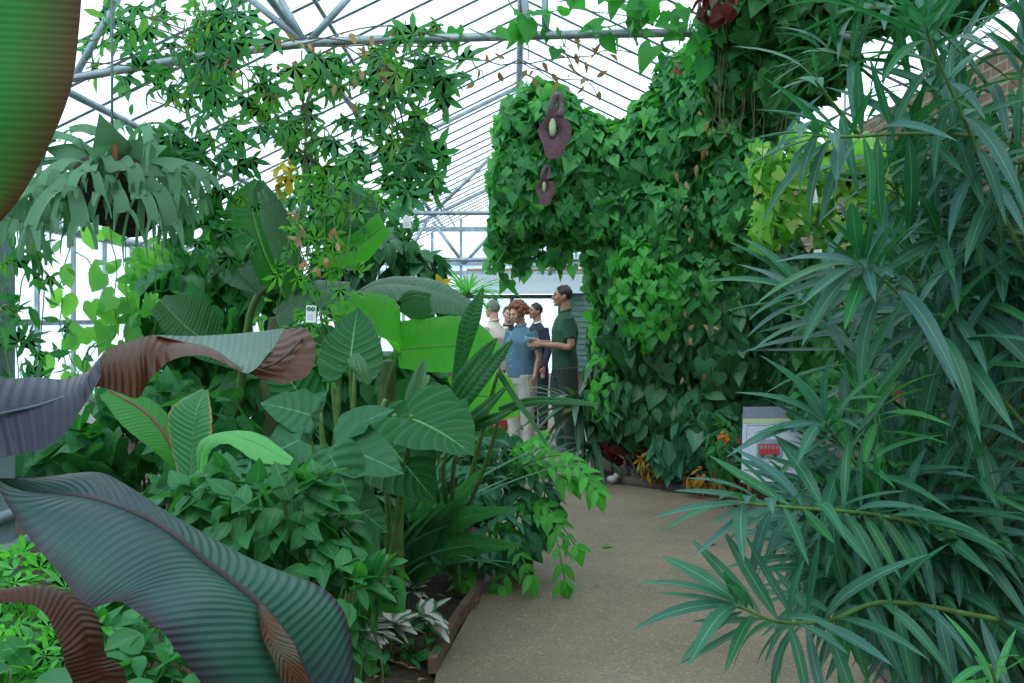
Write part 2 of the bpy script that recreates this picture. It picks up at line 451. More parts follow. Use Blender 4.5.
def vine(name, label, cat, strands, T, size, mat, seed, sr=.004, smat='greenstem', step=.05, jit=.5, spreadr=.05, up=.3, parent=None):
    """climbing or hanging shoots with leaves along them"""
    base = strands[0][0]
    e = parent or empty(name, base, label, cat); R = Rng(seed); pts = {}; sb = MB(); many = len(strands) > 40
    for st in strands:
        c = crom(st, max(6, int(sum(np.linalg.norm(np.array(st[i + 1]) - np.array(st[i])) for i in range(len(st) - 1)) / .08)))
        c = c + np.array([R.v(.008) for _ in c]); sb.tube(c, [sr, sr * .6], 5)
        Ln = np.sum(np.linalg.norm(np.diff(c, axis=0), axis=1)); m = int(Ln / step)
        for i in range(m):
            t = R.random() * (len(c) - 1); j = min(int(t), len(c) - 2); p = c[j] + (c[j + 1] - c[j]) * (t - j)
            d = np.array([0, 0, -.55]) + R.v(jit); n_ = np.array([0, -.55, up]) + R.v(.5)
            k = int(R.random() * len(T)); s = R.uniform(*size)
            pts.setdefault(k, []).append((p + R.v(spreadr), frame(d, n_), s))
    mb = MB()
    for k, L in pts.items(): mb.leaves(T[k], [a[0] for a in L], [a[1] for a in L], [a[2] for a in L])
    mb.build('foliage', mat, e); o = sb.build('stem', M[smat], e)
    if many: o['kind'] = 'stuff'
    return e

def blade(mb, S, L, Rr, n=44, cols=8, sag=.0, ripple=.0, rk=60, mi=0):
    """a broad leaf blade from its midrib and its two margins"""
    S = crom(S, n); L = crom(L, n); Rr = crom(Rr, n); G = []
    for i in range(n):
        row = []; t = i / (n - 1)
        nn = nrm(np.cross(Rr[i] - L[i], S[min(i + 1, n - 1)] - S[max(i - 1, 0)]))
        for c in range(-cols, cols + 1):
            a = abs(c) / cols; E = L[i] if c < 0 else Rr[i]
            p = S[i] + (E - S[i]) * a
            wdt = np.linalg.norm(E - S[i])
            p = p + nn * (sag * wdt * math.sin(math.pi * a) + ripple * wdt * math.sin(t * rk - a * 4) * a)
            row.append(p)
        G.append(row)
    mb.grid(G, mi); return S

def quadpatch(mb, A, Bc, n=36, m=14, bulge=0, mi=0, flip=False, vs=(0, 1)):
    A = crom(A, n); Bc = crom(Bc, n); G = []; U = []
    for i in range(n):
        nn = nrm(np.cross(Bc[i] - A[i], A[min(i + 1, n - 1)] - A[max(i - 1, 0)])); wd = np.linalg.norm(Bc[i] - A[i])
        G.append([A[i] + (Bc[i] - A[i]) * j / (m - 1) + nn * bulge * wd * math.sin(math.pi * j / (m - 1)) for j in range(m)])
        U.append([(j / (m - 1), vs[0] + (vs[1] - vs[0]) * i / (n - 1)) for j in range(m)])
    G = np.array(G); U = np.array(U)
    if flip: G = G[:, ::-1]; U = U[:, ::-1]
    mb.grid(G, mi, U)

def PP(lst, Y=None): return [P(a[0], a[1], a[2] if len(a) > 2 else Y) for a in lst]

EAR_ROWS = [(0.0, .20, -.30), (.02, .36, -.33), (.05, .50, -.22), (.12, .58, -.02), (.25, .57, .18), (.40, .50, .38), (.55, .40, .56), (.7, .28, .73), (.85, .14, .88), (.94, .05, .95), (1, 0, 1)]
def ear_t(fold, droop, wave): return tmpl(EAR_ROWS, fold, droop, wave, cols=5)

def ear(mb, attach, tip, nrmv, width=1.0, fold=.12, droop=.2, wave=.12):
    T = ear_t(fold, droop, wave); a = np.array(attach); d = np.array(tip) - a; s = np.linalg.norm(d)
    fr = frame(d, nrmv); tv = T[0] * np.array([width, 1, 1])
    # local z bends the tip away; keep tip where asked
    tv = tv.copy(); tv[:, 2] += droop * tv[:, 1]
    mb.raw(tv @ fr * s + a, T[1], T[2]); return mb

# ================================================================== THE HOUSE
RZ, RX, SL = 3.4, .1, .488          # ridge above the eye, ridge position, roof slope
def roofz(x): return EYE + RZ - SL * abs(x - RX)
XL, XR, Y0, Y1 = -4.9, 3.3, -2.5, 27.0
def struct(o): o['kind'] = 'structure'; return o

pb = MB(); out = [(-.28, -2.2), (1.35, -2.2), (1.45, 3.2), (1.58, 4.4), (1.78, 6.2), (1.9, 7.4), (1.75, 8.3), (1.35, 8.75), (.95, 9.1), (.78, 9.7), (.85, 11), (1.1, 14), (1.2, 27), (-.45, 27), (-.45, 12), (-.30, 8), (-.12, 6.2), (-.2, 5.2), (-.32, 4.2), (-.30, 2)]
pb.raw([(x, y, 0) for x, y in out] + [(x, y, -.1) for x, y in out], [tuple(range(len(out)))] + [tuple(len(out) + i for i in range(len(out)))[::-1]] + [(i, len(out) + i, len(out) + (i + 1) % len(out), (i + 1) % len(out)) for i in range(len(out))])
struct(pb.build('floor', M['path'], smooth=False))
sb = MB(); R = Rng(5)
def hgt(x, y): return -.035 + .02 * math.sin(x * 3.1 + y) + .02 * math.sin(y * 2.3 - x * 2)
def inpath(x, y):
    c = False; n = len(out)
    for i in range(n):
        (x1, y1), (x2, y2) = out[i], out[(i + 1) % n]
        if (y1 > y) != (y2 > y) and x < (x2 - x1) * (y - y1) / (y2 - y1) + x1: c = not c
    return c
G = []
for j in range(150):
    y = -2.6 + j * .2; G.append([(x, y, (-.06 if inpath(x, y) else hgt(x, y) + .05 + R.random() * .02)) for x in np.arange(-5, 3.5, .17)])
sb.grid(G); struct(sb.build('planting_bed', M['soil']))
struct(MB().box((-60, -30, -.3), (60, 90, -.12)).build('ground', M['outside'], smooth=False))

# glass roof: two slopes
for nm, xa, xb in (('ceiling', XL, RX), ('ceiling', RX, XR)):
    struct(MB().raw([(xa, Y0, roofz(xa)), (xb, Y0, roofz(xb)), (xb, Y1, roofz(xb)), (xa, Y1, roofz(xa))], [(0, 1, 2, 3)]).build(nm, M['glass'], smooth=False))
# left wall: dwarf wall, whitened panes, mullions
struct(MB().box((XL - .15, Y0, -.1), (XL, Y1, .55)).build('wall_left', M['whitepaint'], smooth=False))
ww = empty('window_1', (XL, 12, .55), 'long run of white glass panes down the left side', 'window'); struct(ww); del ww['category']
MB().box((XL - .012, Y0, .55), (XL - .006, Y1, roofz(XL))).build('pane', M['frost'], ww, smooth=False)
mu = MB()
y = Y0
while y < Y1:
    mu.box((XL - .03, y - .02, .5), (XL + .03, y + .02, roofz(XL))); y += .85
for z in (.58, 1.45, roofz(XL) - .02): mu.box((XL - .04, Y0, z - .025), (XL + .04, Y1, z + .025))
mu.build('mullion', M['galv'], ww, smooth=False)
# glazing bars and purlins of the roof
gb = MB(); y = Y0
while y < Y1:
    for xe in (XL, XR):
        a = np.array([RX, y, roofz(RX) - .02]); b_ = np.array([xe, y, roofz(xe) - .02]); gb.tube([a, b_], .014, 4)
    y += .62
struct(gb.build('trim_1', M['galv_dark'], smooth=False))
pu = MB(); pu.tube([(RX, Y0, roofz(RX) - .06), (RX, Y1, roofz(RX) - .06)], .045, 8)
for x in (-1.82, -3.3, 1.7): pu.tube([(x, Y0, roofz(x) - .06), (x, Y1, roofz(x) - .06)], .032, 8)
pu.tube([(-1.55, Y0, roofz(-1.55) - .1), (-1.55, Y1, roofz(-1.55) - .1)], .02, 6)
for x in (XL,): pu.tube([(x, Y0, roofz(x)), (x, Y1, roofz(x))], .06, 8)
struct(pu.build('trim_2', M['galv']))
# trusses: tie bar with V webs
def truss(Yt, ztie, nodes, xl, xr, rad, webs, name='trim_3', left=None):
    t = MB()
    pts = left or [(xl, Yt, ztie), (xr, Yt, ztie)]
    t.tube(pts, rad, 8, sm=24 if left else 0)
    for (a, b_) in webs: t.tube([a, b_], rad * .8, 8)
    for sx, xe in ((-1, XL), (1, XR)): t.tube([(RX, Yt, roofz(RX) - .1), (xe, Yt, roofz(xe) - .1)], rad * .9, 8)
    struct(t.build(name, M['galv']))
Yt = 5.3
truss(Yt, 3.0, None, -3.6, 3.0, .024,
      [(P(306, 45, Yt), P(270, -20, Yt)), (P(306, 45, Yt), P(360, -15, Yt)), (P(74, 78, Yt), P(120, -6, Yt)), (P(74, 78, Yt), (-4.2, Yt, roofz(-4.2) - .1)),
       (P(306, 45, Yt), P(215, -30, Yt)), (P(530, 36, Yt), P(520, -30, Yt)), (P(545, 36, Yt), P(545, -30, Yt)), (P(770, 36, Yt), P(800, -60, Yt))],
      left=[P(-60, 100, Yt), P(74, 78, Yt), P(160, 63, Yt), P(250, 50, Yt), P(340, 41, Yt), P(450, 38, Yt), P(600, 34, Yt), P(720, 33, Yt), P(860, 36, Yt)])
Yt = 14.2
truss(Yt, 3.0, None, -3.4, 3.0, .035, [(P(432, 214, Yt), P(393, 155, Yt)), (P(432, 214, Yt), P(490, 158, Yt)), (P(432, 214, Yt), P(380, 205, Yt)), (P(520, 212, Yt), P(560, 150, Yt))], 'trim_4')
Yt = 23.0
truss(Yt, 2.85, None, -3.6, 3.2, .05, [(P(464, 264, Yt), P(433, 222, Yt)), (P(464, 264, Yt), P(498, 226, Yt)), (P(400, 268, Yt), P(430, 215, Yt))], 'trim_5')
# right brick wall
struct(MB().box((XR, Y0, -.1), (XR + .22, Y1, roofz(XR))).build('wall_right', M['brick'], smooth=False))
# behind the camera
struct(MB().box((XL, Y0 - .1, 0), (XR, Y0, 2.2)).build('wall_front', M['whitepaint'], smooth=False))
# far gable: framed panes, beam, doorway
gw = empty('wall_back', (0, Y1, 0), 'glazed far gable over the doorway', 'wall'); struct(gw); del gw['category']
ge = MB()
ge.raw([(XL, Y1, 2.75), (XR, Y1, 2.75), (XR, Y1, roofz(XR)), (RX, Y1, roofz(RX)), (XL, Y1, roofz(XL))], [(0, 1, 2, 3, 4)])
ge.raw([(XL, Y1, .6), (-1.3, Y1, .6), (-1.3, Y1, 2.75), (XL, Y1, 2.75)], [(0, 1, 2, 3)]); ge.raw([(1.9, Y1, .6), (XR, Y1, .6), (XR, Y1, 2.75), (1.9, Y1, 2.75)], [(0, 1, 2, 3)])
ge.build('pane', M['frost_end'], gw, smooth=False)
ge = MB()
for x in np.arange(-4.5, 3.3, .78): ge.box((x - .035, Y1 - .06, .6), (x + .035, Y1, roofz(x))) if not -1.3 < x < 1.9 else ge.box((x - .035, Y1 - .06, 2.75), (x + .035, Y1, roofz(x)))
for z in (2.72, 2.98, 3.9): ge.box((XL, Y1 - .12, z - .06), (XR, Y1, z + .06))
ge.build('frame', M['galv'], gw, smooth=False)
MB().box((-1.3, Y1 - .5, 2.16), (1.9, Y1 + .1, 2.66)).build('lintel', plain('pale_blue_board', (.68, .80, .86), noise=.05), gw, smooth=False)
ge = MB(); ge.tube([(-1.2, Y1 - .7, 2.78), (1.9, Y1 - .7, 2.78)], .035, 8)
ge.build('rail', plain('orange_rail', (.60, .33, .18)), gw)
gp = MB(); R = Rng(3)
for xa, xb in ((.0, .75), (1.0, 1.6), (-.6, -.2), (2.0, 2.5)): gp.box((xa, Y1 + .15, 2.7), (xb, Y1 + .2, R.uniform(3.6, 4.4)))
gp.build('panel', plain('slate_blue_panel', (.22, .32, .42), noise=.05), gw, smooth=False)
MB().box((XL, Y1 - .05, -.1), (-1.3, Y1 + .1, .6)).build('plinth', M['doorgreen'], gw, smooth=False)
MB().box((1.35, Y1 - .1, -.1), (2.6, Y1 + .1, 2.75)).build('boarding', M['doorgreen'], gw, smooth=False)
bd = MB()
for k in range(18): bd.box((1.35, Y1 - .13, .05 + k * .15), (2.6, Y1 - .1, .17 + k * .15))
bd.build('boarding', M['doorgreen'], gw, smooth=False)
dr = empty('door_1', (0, Y1, 0), 'doorway at the end of the path', 'door'); struct(dr); del dr['category']
dm = MB()
for x in (-1.3, -.45, .0, 1.3): dm.box((x - .05, Y1 - .1, 0), (x + .05, Y1 + .02, 2.1))
dm.box((-1.3, Y1 - .12, 2.03), (1.35, Y1 + .02, 2.13)); dm.build('door_frame', plain('dark_green_frame', (.06, .12, .11)), dr, smooth=False)
MB().box((-1.25, Y1 - .03, .05), (1.25, Y1 - .02, 2.05)).build('pane', M['frost'], dr, smooth=False)

# heating pipes low along the left bed
hp = empty('heating_pipe', (-2.4, 3, 0), 'pair of grey heating pipes running low through the left bed', 'pipe')
for z in (.40, .56): MB().tube([(-2.4, -1, z), (-2.4, 24, z)], .028, 10).build('pipe', M['galv'], hp)
for yy in (1, 3.4, 5.8, 8.2): MB().tube([(-2.44, yy, 0), (-2.44, yy, .62)], .014, 6).build('bracket', M['galv_dark'], hp)
# grey corner post at the left edge and its bracket
struct(MB().box((-2.62, 4.7, -.05), (-2.42, 4.85, 2.25)).build('post', plain('grey_post', (.35, .47, .52), noise=.06), smooth=False))

# kerb boards
kb = MB()
kp = [P(432, 672, 4.2), P(455, 628, 4.81), P(481, 591, 5.46)]
for i in range(2):
    a = np.array([kp[i][0], kp[i][1]]); b_ = np.array([kp[i + 1][0], kp[i + 1][1]]); d = nrm(np.append(b_ - a, 0)); pnd = np.array([-d[1], d[0], 0]) * .018
    A = np.array([*a, 0]); Bb = np.array([*b_, 0]); z = np.array([0, 0, .065])
    kb.raw([A - pnd, A + pnd, Bb + pnd, Bb - pnd, A - pnd + z, A + pnd + z, Bb + pnd + z, Bb - pnd + z], [(0, 3, 2, 1), (4, 5, 6, 7), (0, 1, 5, 4), (1, 2, 6, 5), (2, 3, 7, 6), (3, 0, 4, 7)])
struct(kb.build('edging_board', M['kerb'], smooth=False))
ks = MB(); poly = [(.80, 9.6), (.97, 9.05), (1.37, 8.7), (1.77, 8.25), (1.93, 7.4), (1.81, 6.2), (1.6, 4.4), (1.47, 3.0)]
for i in range(len(poly) - 1):
    ks.tube([(poly[i][0], poly[i][1], .03), (poly[i + 1][0], poly[i + 1][1], .03)], .05, 6)
struct(ks.build('kerb', M['kerbstone']))

# ================================================================== PEOPLE
SKIN = plain('skin', (.62, .36, .27), rough=.55, noise=.03); HAIRD = plain('dark_hair', (.018, .013, .012), rough=.5, noise=.1, nscale=60, bump=.5)
HAIRG = plain('grey_hair', (.20, .20, .20), rough=.6, nscale=60, bump=.5); HAIRR = plain('auburn_hair', (.22, .07, .03), rough=.55, nscale=60, bump=.6, noise=.15)
SKIND = plain('tanned_skin', (.42, .22, .15), rough=.55, noise=.03)
EYEW = plain('eye_white', (.8, .8, .8), noise=0); LIP = plain('lip', (.45, .13, .12), noise=0)

def remesh(o, vox, it=4):
    m = o.modifiers.new('r', 'REMESH'); m.mode = 'VOXEL'; m.voxel_size = vox; m.use_smooth_shade = True
    s = o.modifiers.new('s', 'SMOOTH'); s.factor = .5; s.iterations = it
    return o

def person(x, y, face, H, label, shirt, pants, hair, hairstyle, skin=SKIN, arms=None, paper=False, build=1.0, bust=0, jacket=False, lean=0, nod=0, shorts=False, collar=None, long_sleeve=False):
    """a standing figure; local -y is the way it faces, face = heading in degrees about z"""
    e = empty('person', (x, y, 0), label, 'person')
    e.rotation_euler = (0, 0, math.radians(face))
    k = H / 1.75; bw = build
    def q(a, b_, c): return np.array([a * k, b_ * k, c * k])
    O = org(e)
    b = MB()
    def lm(mb, pts, r, n=12, sq=1.0, side=None): mb.tube([p + O for p in pts], [t * k for t in r], n, squash=sq, sm=max(14, len(pts) * 4), side=side)
    ly = lean
    # torso (elliptical), neck, head
    hip = q(0, 0, .93); ch = q(0, ly * .6, 1.28); nk = q(0, ly + .01, 1.46)
    SD = [0, 1, 0]
    lm(b, [q(0, 0, .80), q(0, .0, .92), q(0, -.01 + ly * .3, 1.08), ch, q(0, ly * .9, 1.40), q(0, ly, 1.47)], [.12, .15 * bw, .135 * bw, .16 * bw, .10, .055], 16, .66, SD)
    lm(b, [q(0, ly + .01, 1.42), q(0, ly - nod * .05, 1.58)], [.058, .054])
    hc = q(0, ly - .025 - nod * .11, 1.645 - nod * .04)
    Rn = frame([0, 1, -nod], [0, nod, 1]) if nod else None
    RR = np.array([[1, 0, 0], [0, math.cos(nod), math.sin(nod)], [0, -math.sin(nod), math.cos(nod)]])
    def hp_(a, b_, c): return hc + (np.array([a, b_, c]) * k) @ RR
    b.ball(hc + O, (.073 * k, .092 * k, .098 * k), 18, 14, R=RR)
    b.ball(hp_(0, -.038, -.055) + O, (.052 * k, .052 * k, .058 * k), 14, 10, R=RR)            # jaw
    b.ball(hp_(0, -.078, -.098) + O, (.021 * k, .018 * k, .016 * k), 8, 6)                      # chin
    b.tube([hp_(0, -.088, .012) + O, hp_(0, -.104, -.022) + O, hp_(0, -.113, -.034) + O, hp_(0, -.09, -.042) + O], [.007 * k, .012 * k, .014 * k, .008 * k], 8)   # nose
    b.ball(hp_(0, -.088, .022) + O, (.05 * k, .010 * k, .010 * k), 10, 6, R=RR)                 # brow
    for s in (-1, 1):
        b.ball(hp_(s * .074, .008, -.015) + O, (.010 * k, .018 * k, .030 * k), 8, 8)           # ears
        b.ball(hp_(s * .035, -.068, -.03) + O, (.024 * k, .022 * k, .022 * k), 8, 6)           # cheeks
    # legs and feet
    for s in (-1, 1):
        st = .03 * s
        lm(b, [q(s * .085, 0, .92), q(s * .095, -.01 + st, .7), q(s * .095, -.015 + st, .50), q(s * .095, .015 + st, .32), q(s * .09, .02 + st, .09)], [.098 * bw, .082 * bw, .056, .055, .036])
        lm(b, [q(s * .09, .05 + st, .045), q(s * .095, -.03 + st, .05), q(s * .10, -.15 + st, .028)], [.038, .042, .026], 10)
    # arms: shoulder, elbow, wrist
    A = arms or {}
    for s in (-1, 1):
        sh = q(s * .185 * (bw * .5 + .5), ly * .9, 1.405); el, wr = A.get(s, ((s * .25, .03, 1.12), (s * .25, -.04, .87)))
        el = q(*el); wr = q(*wr)
        lm(b, [sh, sh + (el - sh) * .5, el, el + (wr - el) * .45, wr], [.052, .045, .036, .036, .024], 10)
        d = nrm(wr - el); 
        # hand: palm, four fingers, thumb
        sidev = nrm(np.cross(d, [s * 1.0, 0.2, .1])); nn = np.cross(d, sidev)
        pc = wr + d * .045 * k
        b.ball(pc + O, (.036 * k, .05 * k, .016 * k), 10, 8, R=frame(d, nn))
        for f_, (off, ln) in enumerate(((-.027, .062), (-.009, .072), (.010, .068), (.027, .052))):
            xv = np.cross(d, nn); p0 = wr + d * .08 * k + xv * off * k; p1 = p0 + (d * .55 * ln + nn * s * -.008) * k; p2 = p1 + (d * .4 * ln - nn * s * .018 + np.array([0, -.006, -.01])) * k
            b.tube([p0 - d * .02 * k + O, p0 + O, p1 + O, p2 + O], [.0095 * k, .0095 * k, .0085 * k, .007 * k], 7)
        xv = np.cross(d, nn); t0 = wr + d * .02 * k - xv * .028 * k
        b.tube([t0 + O, t0 + (d * .03 - xv * .025) * k + O, t0 + (d * .062 - xv * .028) * k + O], [.013 * k, .011 * k, .008 * k], 7)
    body = remesh(b.build('body', skin, e), .0075, 3)
    # face details
    for s in (-1, 1): MB().ball(hp_(s * .030, -.084, .004) + O, .0085 * k, 8, 6).build('eye', HAIRD, e)
    MB().tube([hp_(-.022, -.090, -.062) + O, hp_(0, -.101, -.068) + O, hp_(.022, -.090, -.062) + O], .006 * k, 6, sm=7).build('mouth', LIP, e)
    # shirt
    c = MB()
    hem = .86 if not jacket else .80
    def lc(pts, r, n=14, sq=1.0, side=None): c.tube([p + O for p in pts], [t * k for t in r], n, squash=sq, sm=max(14, len(pts) * 5), side=side)
    lc([q(0, .0, hem), q(0, .0, .95), q(0, -.01 + ly * .3, 1.10), ch, q(0, ly * .9, 1.38), q(0, ly * .95, 1.44), q(0, ly, 1.49)], [.178 * bw, .18 * bw, .168 * bw, .186 * bw, .158, .110, .062], 18, .70, SD)
    if bust:
        for s in (-1, 1): c.ball(q(s * .075, -.085 + ly, 1.26) + O, (.078 * k, .062 * k, .075 * k))
    for s in (-1, 1):
        sh = q(s * .175 * (bw * .5 + .5), ly * .9, 1.40); el, wr = A.get(s, ((s * .25, .03, 1.12), (s * .25, -.04, .87))); el = q(*el); wr = q(*wr)
        if jacket or long_sleeve: lc([sh, sh + (el - sh) * .5, el, el + (wr - el) * .5, wr - (wr - el) * .06], [.070, .060, .052, .048, .040])
        else: lc([sh - (el - sh) * .02, sh + (el - sh) * .4, sh + (el - sh) * .72], [.067, .064, .062])
    remesh(c.build('shirt' if not jacket else 'jacket', shirt, e), .009, 5)
    cm = MB(); cm.tube([q(math.cos(a) * .062, ly - .002 + math.sin(a) * .06, 1.485 + .02 * math.sin(a)) + O for a in np.linspace(-1.2, 4.34, 20)], .014 * k, 6)
    cm.build('collar', collar or shirt, e)
    for zz in np.linspace(1.0, 1.38, 6): MB().ball(q(0, -.128 * bw + ly * .7 - (.03 if bust and 1.2 < zz < 1.33 else 0), zz) + O, .006 * k, 6, 5).build('button', M['white'], e)
    # trousers
    t = MB()
    t.tube([q(0, 0, .78) + O, q(0, 0, .90) + O, q(0, 0, .98) + O], [.15 * k * bw, .172 * k * bw, .165 * k * bw], 16, squash=.72, side=SD, sm=8)
    for s in (-1, 1):
        st = .03 * s; zl = .5 if shorts else .06
        t.tube([q(s * .085, 0, .90) + O, q(s * .095, -.01 + st, .7) + O, q(s * .095, -.012 + st, .50) + O] + ([] if shorts else [q(s * .095, .01 + st, .30) + O, q(s * .093, .015 + st, .07) + O]), [.112 * k * bw, .10 * k * bw, .085 * k] + ([] if shorts else [.074 * k, .068 * k]), 12, sm=16)
    remesh(t.build('trousers', pants, e), .010, 4)
    for s in (-1, 1):
        st = .03 * s; MB().tube([q(s * .09, .06 + st, .04) + O, q(s * .093, -.02 + st, .045) + O, q(s * .10, -.17 + st, .03) + O], [.044 * k, .048 * k, .034 * k], 10, sm=8).build('shoe', M['ink'], e)
    # hair
    h = MB(); R = Rng(int(x * 100) + 5)
    if hairstyle == 'curly':
        for i in range(150):
            d = nrm(R.v())
            if d[1] < -.30 and d[2] < .55 and abs(d[0]) < .75: continue
            if d[2] < -.62: continue
            p = hp_(d[0] * .102, .022 + d[1] * .116, .024 + d[2] * .108); h.ball(p + O, R.uniform(.020, .036) * k, 6, 5)
    else:
        h.ball(hp_(0, .012, .018) + O, (.079 * k, .092 * k, .094 * k), 16, 12, R=RR)
        for i in range(70):
            d = nrm(R.v())
            if (d[1] < .1 and d[2] < .5) or d[2] < -.35: continue
            h.ball(hp_(d[0] * .074, .012 + d[1] * .088, .018 + d[2] * .088) + O, .012 * k, 6, 5)
    ho = h.build('hair', hair, e)
    if hairstyle == 'curly': remesh(ho, .006, 1)
    if paper:
        s, w_ = paper; wr = q(*A[s][1]); el = q(*A[s][0]); d = nrm(wr - el); ctr = wr + d * .11 * k + np.array([0, 0, .012])
        return e, ctr, d
    return e

cotton = lambda n, c, b_=.4: plain(n, c, rough=.85, noise=.07, nscale=9, bump=b_)
# woman in blue shirt (faces left, a little towards the camera, looking down and smiling)
pw = P(521, 318, 11.4)
person(pw[0] - .0, 11.4, -50, 1.67, 'woman with curly auburn hair in a denim-blue short-sleeved shirt and pale trousers', cotton('denim_blue_shirt', (.085, .19, .27)), cotton('cream_trousers', (.52, .52, .47)),
       HAIRR, 'curly', build=1.22, bust=1, nod=.28, arms={-1: ((-.27, -.02, 1.12), (-.25, -.22, .98)), 1: ((.27, .05, 1.12), (.27, -.02, .87))})
# man in dark green polo in profile, holding papers
pm = P(565, 318, 11.0)
r_ = person(pm[0], 11.0, -84, 1.86, 'tall man with short dark hair in a dark green polo shirt, holding papers', cotton('bottle_green_polo', (.018, .085, .045)), cotton('dark_green_trousers', (.03, .045, .04)),
            HAIRD, 'short', skin=SKIND, build=1.08, arms={-1: ((-.24, -.02, 1.12), (-.15, -.24, 1.16)), 1: ((.24, .02, 1.12), (.13, -.26, 1.14))}, paper=(-1, 1))
# papers in his hands
pa = MB(); ang = math.radians(-84); ca, sa = math.cos(ang), math.sin(ang)
def loc2w(px_, py_, l): return np.array([px_ + ca * l[0] - sa * l[1], py_ + sa * l[0] + ca * l[1], l[2]])
kk = 1.86 / 1.75
for i in range(3):
    z = 1.165 * kk + i * .006; c_ = [(-.17, -.24, z), (.10, -.27, z), (.12, -.43, z + .03 + i * .01), (-.15, -.41, z + .03 + i * .01)]
    cw = [loc2w(pm[0], 11.0, np.array(c) * np.array([kk, kk, 1])) for c in c_]
    pa.raw(cw + [c - np.array([0, 0, .002]) for c in cw], [(0, 1, 2, 3), (7, 6, 5, 4), (0, 4, 5, 1), (1, 5, 6, 2), (2, 6, 7, 3), (3, 7, 4, 0)])
tag(pa.build('paper', M['white'], smooth=False), 'loose white papers held in the hands of the man in dark green', 'paper')
# man with grey hair, cream shirt, seen from behind
p3 = P(494, 318, 12.4)
person(p3[0], 12.4, -128, 1.72, 'grey-haired man in a cream shirt and dark trousers seen from behind', cotton('cream_shirt', (.62, .57, .47)), cotton('black_trousers', (.03, .03, .035)),
       HAIRG, 'short', build=1.18, arms={-1: ((-.26, -.03, 1.12), (-.2, -.26, 1.05)), 1: ((.27, .03, 1.12), (.2, -.22, 1.0))}, long_sleeve=False)
p4 = P(537, 318, 13.4)
person(p4[0], 13.4, -60, 1.70, 'dark-haired man in a navy suit jacket behind the woman', cotton('navy_jacket', (.02, .03, .055)), cotton('navy_trousers', (.02, .03, .05)), HAIRD, 'short', skin=SKIND, jacket=True, collar=M['white'])
p5 = P(508, 318, 13.6)
person(p5[0], 13.6, 10, 1.66, 'dark-haired person mostly hidden between the cream shirt and the woman', cotton('black_top', (.03, .03, .035)), cotton('grey_trousers', (.05, .05, .055)), HAIRD, 'short')
# red bag beside the cream-shirt man
rb = empty('shoulder_bag', P(496, 440, 12.0), 'red and black bag hanging beside the man in the cream shirt', 'bag')
m_ = MB(); m_.ball(P(497, 425, 12.0), (.13, .08, .17), 12, 10); m_.build('pouch', plain('red_cloth', (.45, .03, .04)), rb)
MB().tube([P(491, 412, 12.0), P(487, 370, 12.1), P(492, 338, 12.2), P(500, 372, 12.0), P(503, 412, 12.0)], .012, 6, sm=16).build('strap', M['ink'], rb)

# ================================================================== FOREGROUND BANANA
PURP = leafmat('purple_banana_blade', [(.034, .052, .078)], rough=.42, spec=.6, trans=.10, mid=(.05, .045, .05), midw=.012, veins=46, slant=-9.0,
               vcol=(.06, .11, .12), vs=.5, bump=.22, edge=(.03, .022, .035), edgew=.10, blotch=(.018, .115, .065), bs=2.2, bamt=.8, back=(.08, .03, .02), tcol=(2, 1.6, .8))
BACKLIT = leafmat('red_green_banana_blade', [(.035, .15, .04)], rough=.55, spec=.25, trans=.30, tcol=(1.2, 2.0, .8), veins=46, slant=2.0, vcol=(.10, .07, .03), vs=.3, bump=.15,
                  edge=(.10, .012, .02), edgew=.22, blotch=(.22, .07, .04), bs=2.0, bamt=.75)
ban = empty('banana_plant', (-1.25, 1.25, 0), 'huge purple-leaved banana plant crowding the left foreground', 'plant')
mb = MB(); mb.tube([(-1.25, 1.25, 0), (-1.28, 1.25, .7), (-1.25, 1.2, 1.3), (-1.2, 1.2, 1.9)], [.16, .13, .10, .06], 16, sm=20); mb.build('trunk', plain('banana_trunk', (.14, .07, .06), nscale=8, bump=.5), ban)
mb = MB()
quadpatch(mb, PP([(-90, -60, 1.05), (-95, 60, 1.1), (-70, 170, 1.1), (-30, 236, 1.05)]), PP([(84, -60, .95), (79, 30, .95), (66, 105, .95), (22, 195, 1.0), (-18, 240, 1.05)]), bulge=-.18)
lf = mb.build('leaf', BACKLIT, ban, label='broad green and red leaf lit from behind at the top left corner')
mb = MB(); mb.tube(PP([(-130, 300, 1.1), (-60, 200, 1.1), (-40, 60, 1.08), (-30, -60, 1.05)]), [.014, .009, .005], 8, sm=16); mb.build('midrib', M['redstem'], lf)
# C: the big blade over the bottom left
mb = MB()
S = blade(mb, PP([(-10, 488, 1.25), (50, 493, 1.25), (100, 500, 1.25), (160, 526, 1.26), (215, 570, 1.28), (258, 605, 1.30), (292, 650, 1.32), (318, 715, 1.34)]),
      PP([(-12, 478, 1.25), (30, 478, 1.26), (105, 474, 1.36), (153, 510, 1.40), (245, 556, 1.42), (325, 590, 1.42), (350, 632, 1.40), (356, 715, 1.38)]),
      PP([(-14, 466, 1.22), (18, 522, 1.18), (60, 575, 1.14), (88, 606, 1.12), (122, 603, 1.14), (165, 636, 1.14), (205, 690, 1.16), (232, 740, 1.2)]), n=90, cols=14, sag=.10, ripple=.006, rk=44)
lc_ = mb.build('leaf', PURP, ban, label='large ribbed grey-purple leaf arching down across the bottom left')
MB().tube(S, [.001, .0035, .0055, .0065, .007], 8).build('midrib', plain('dark_midrib', (.06, .05, .055)), lc_)
MB().tube(list(S[-3:]) + [np.array([-.27, 1.36, .75]), np.array([-.36, 1.4, .4]), np.array([-.5, 1.4, 0])], [.007, .010, .016, .03, .06], 10, sm=18).build('stalk', M['redstem'], ban)
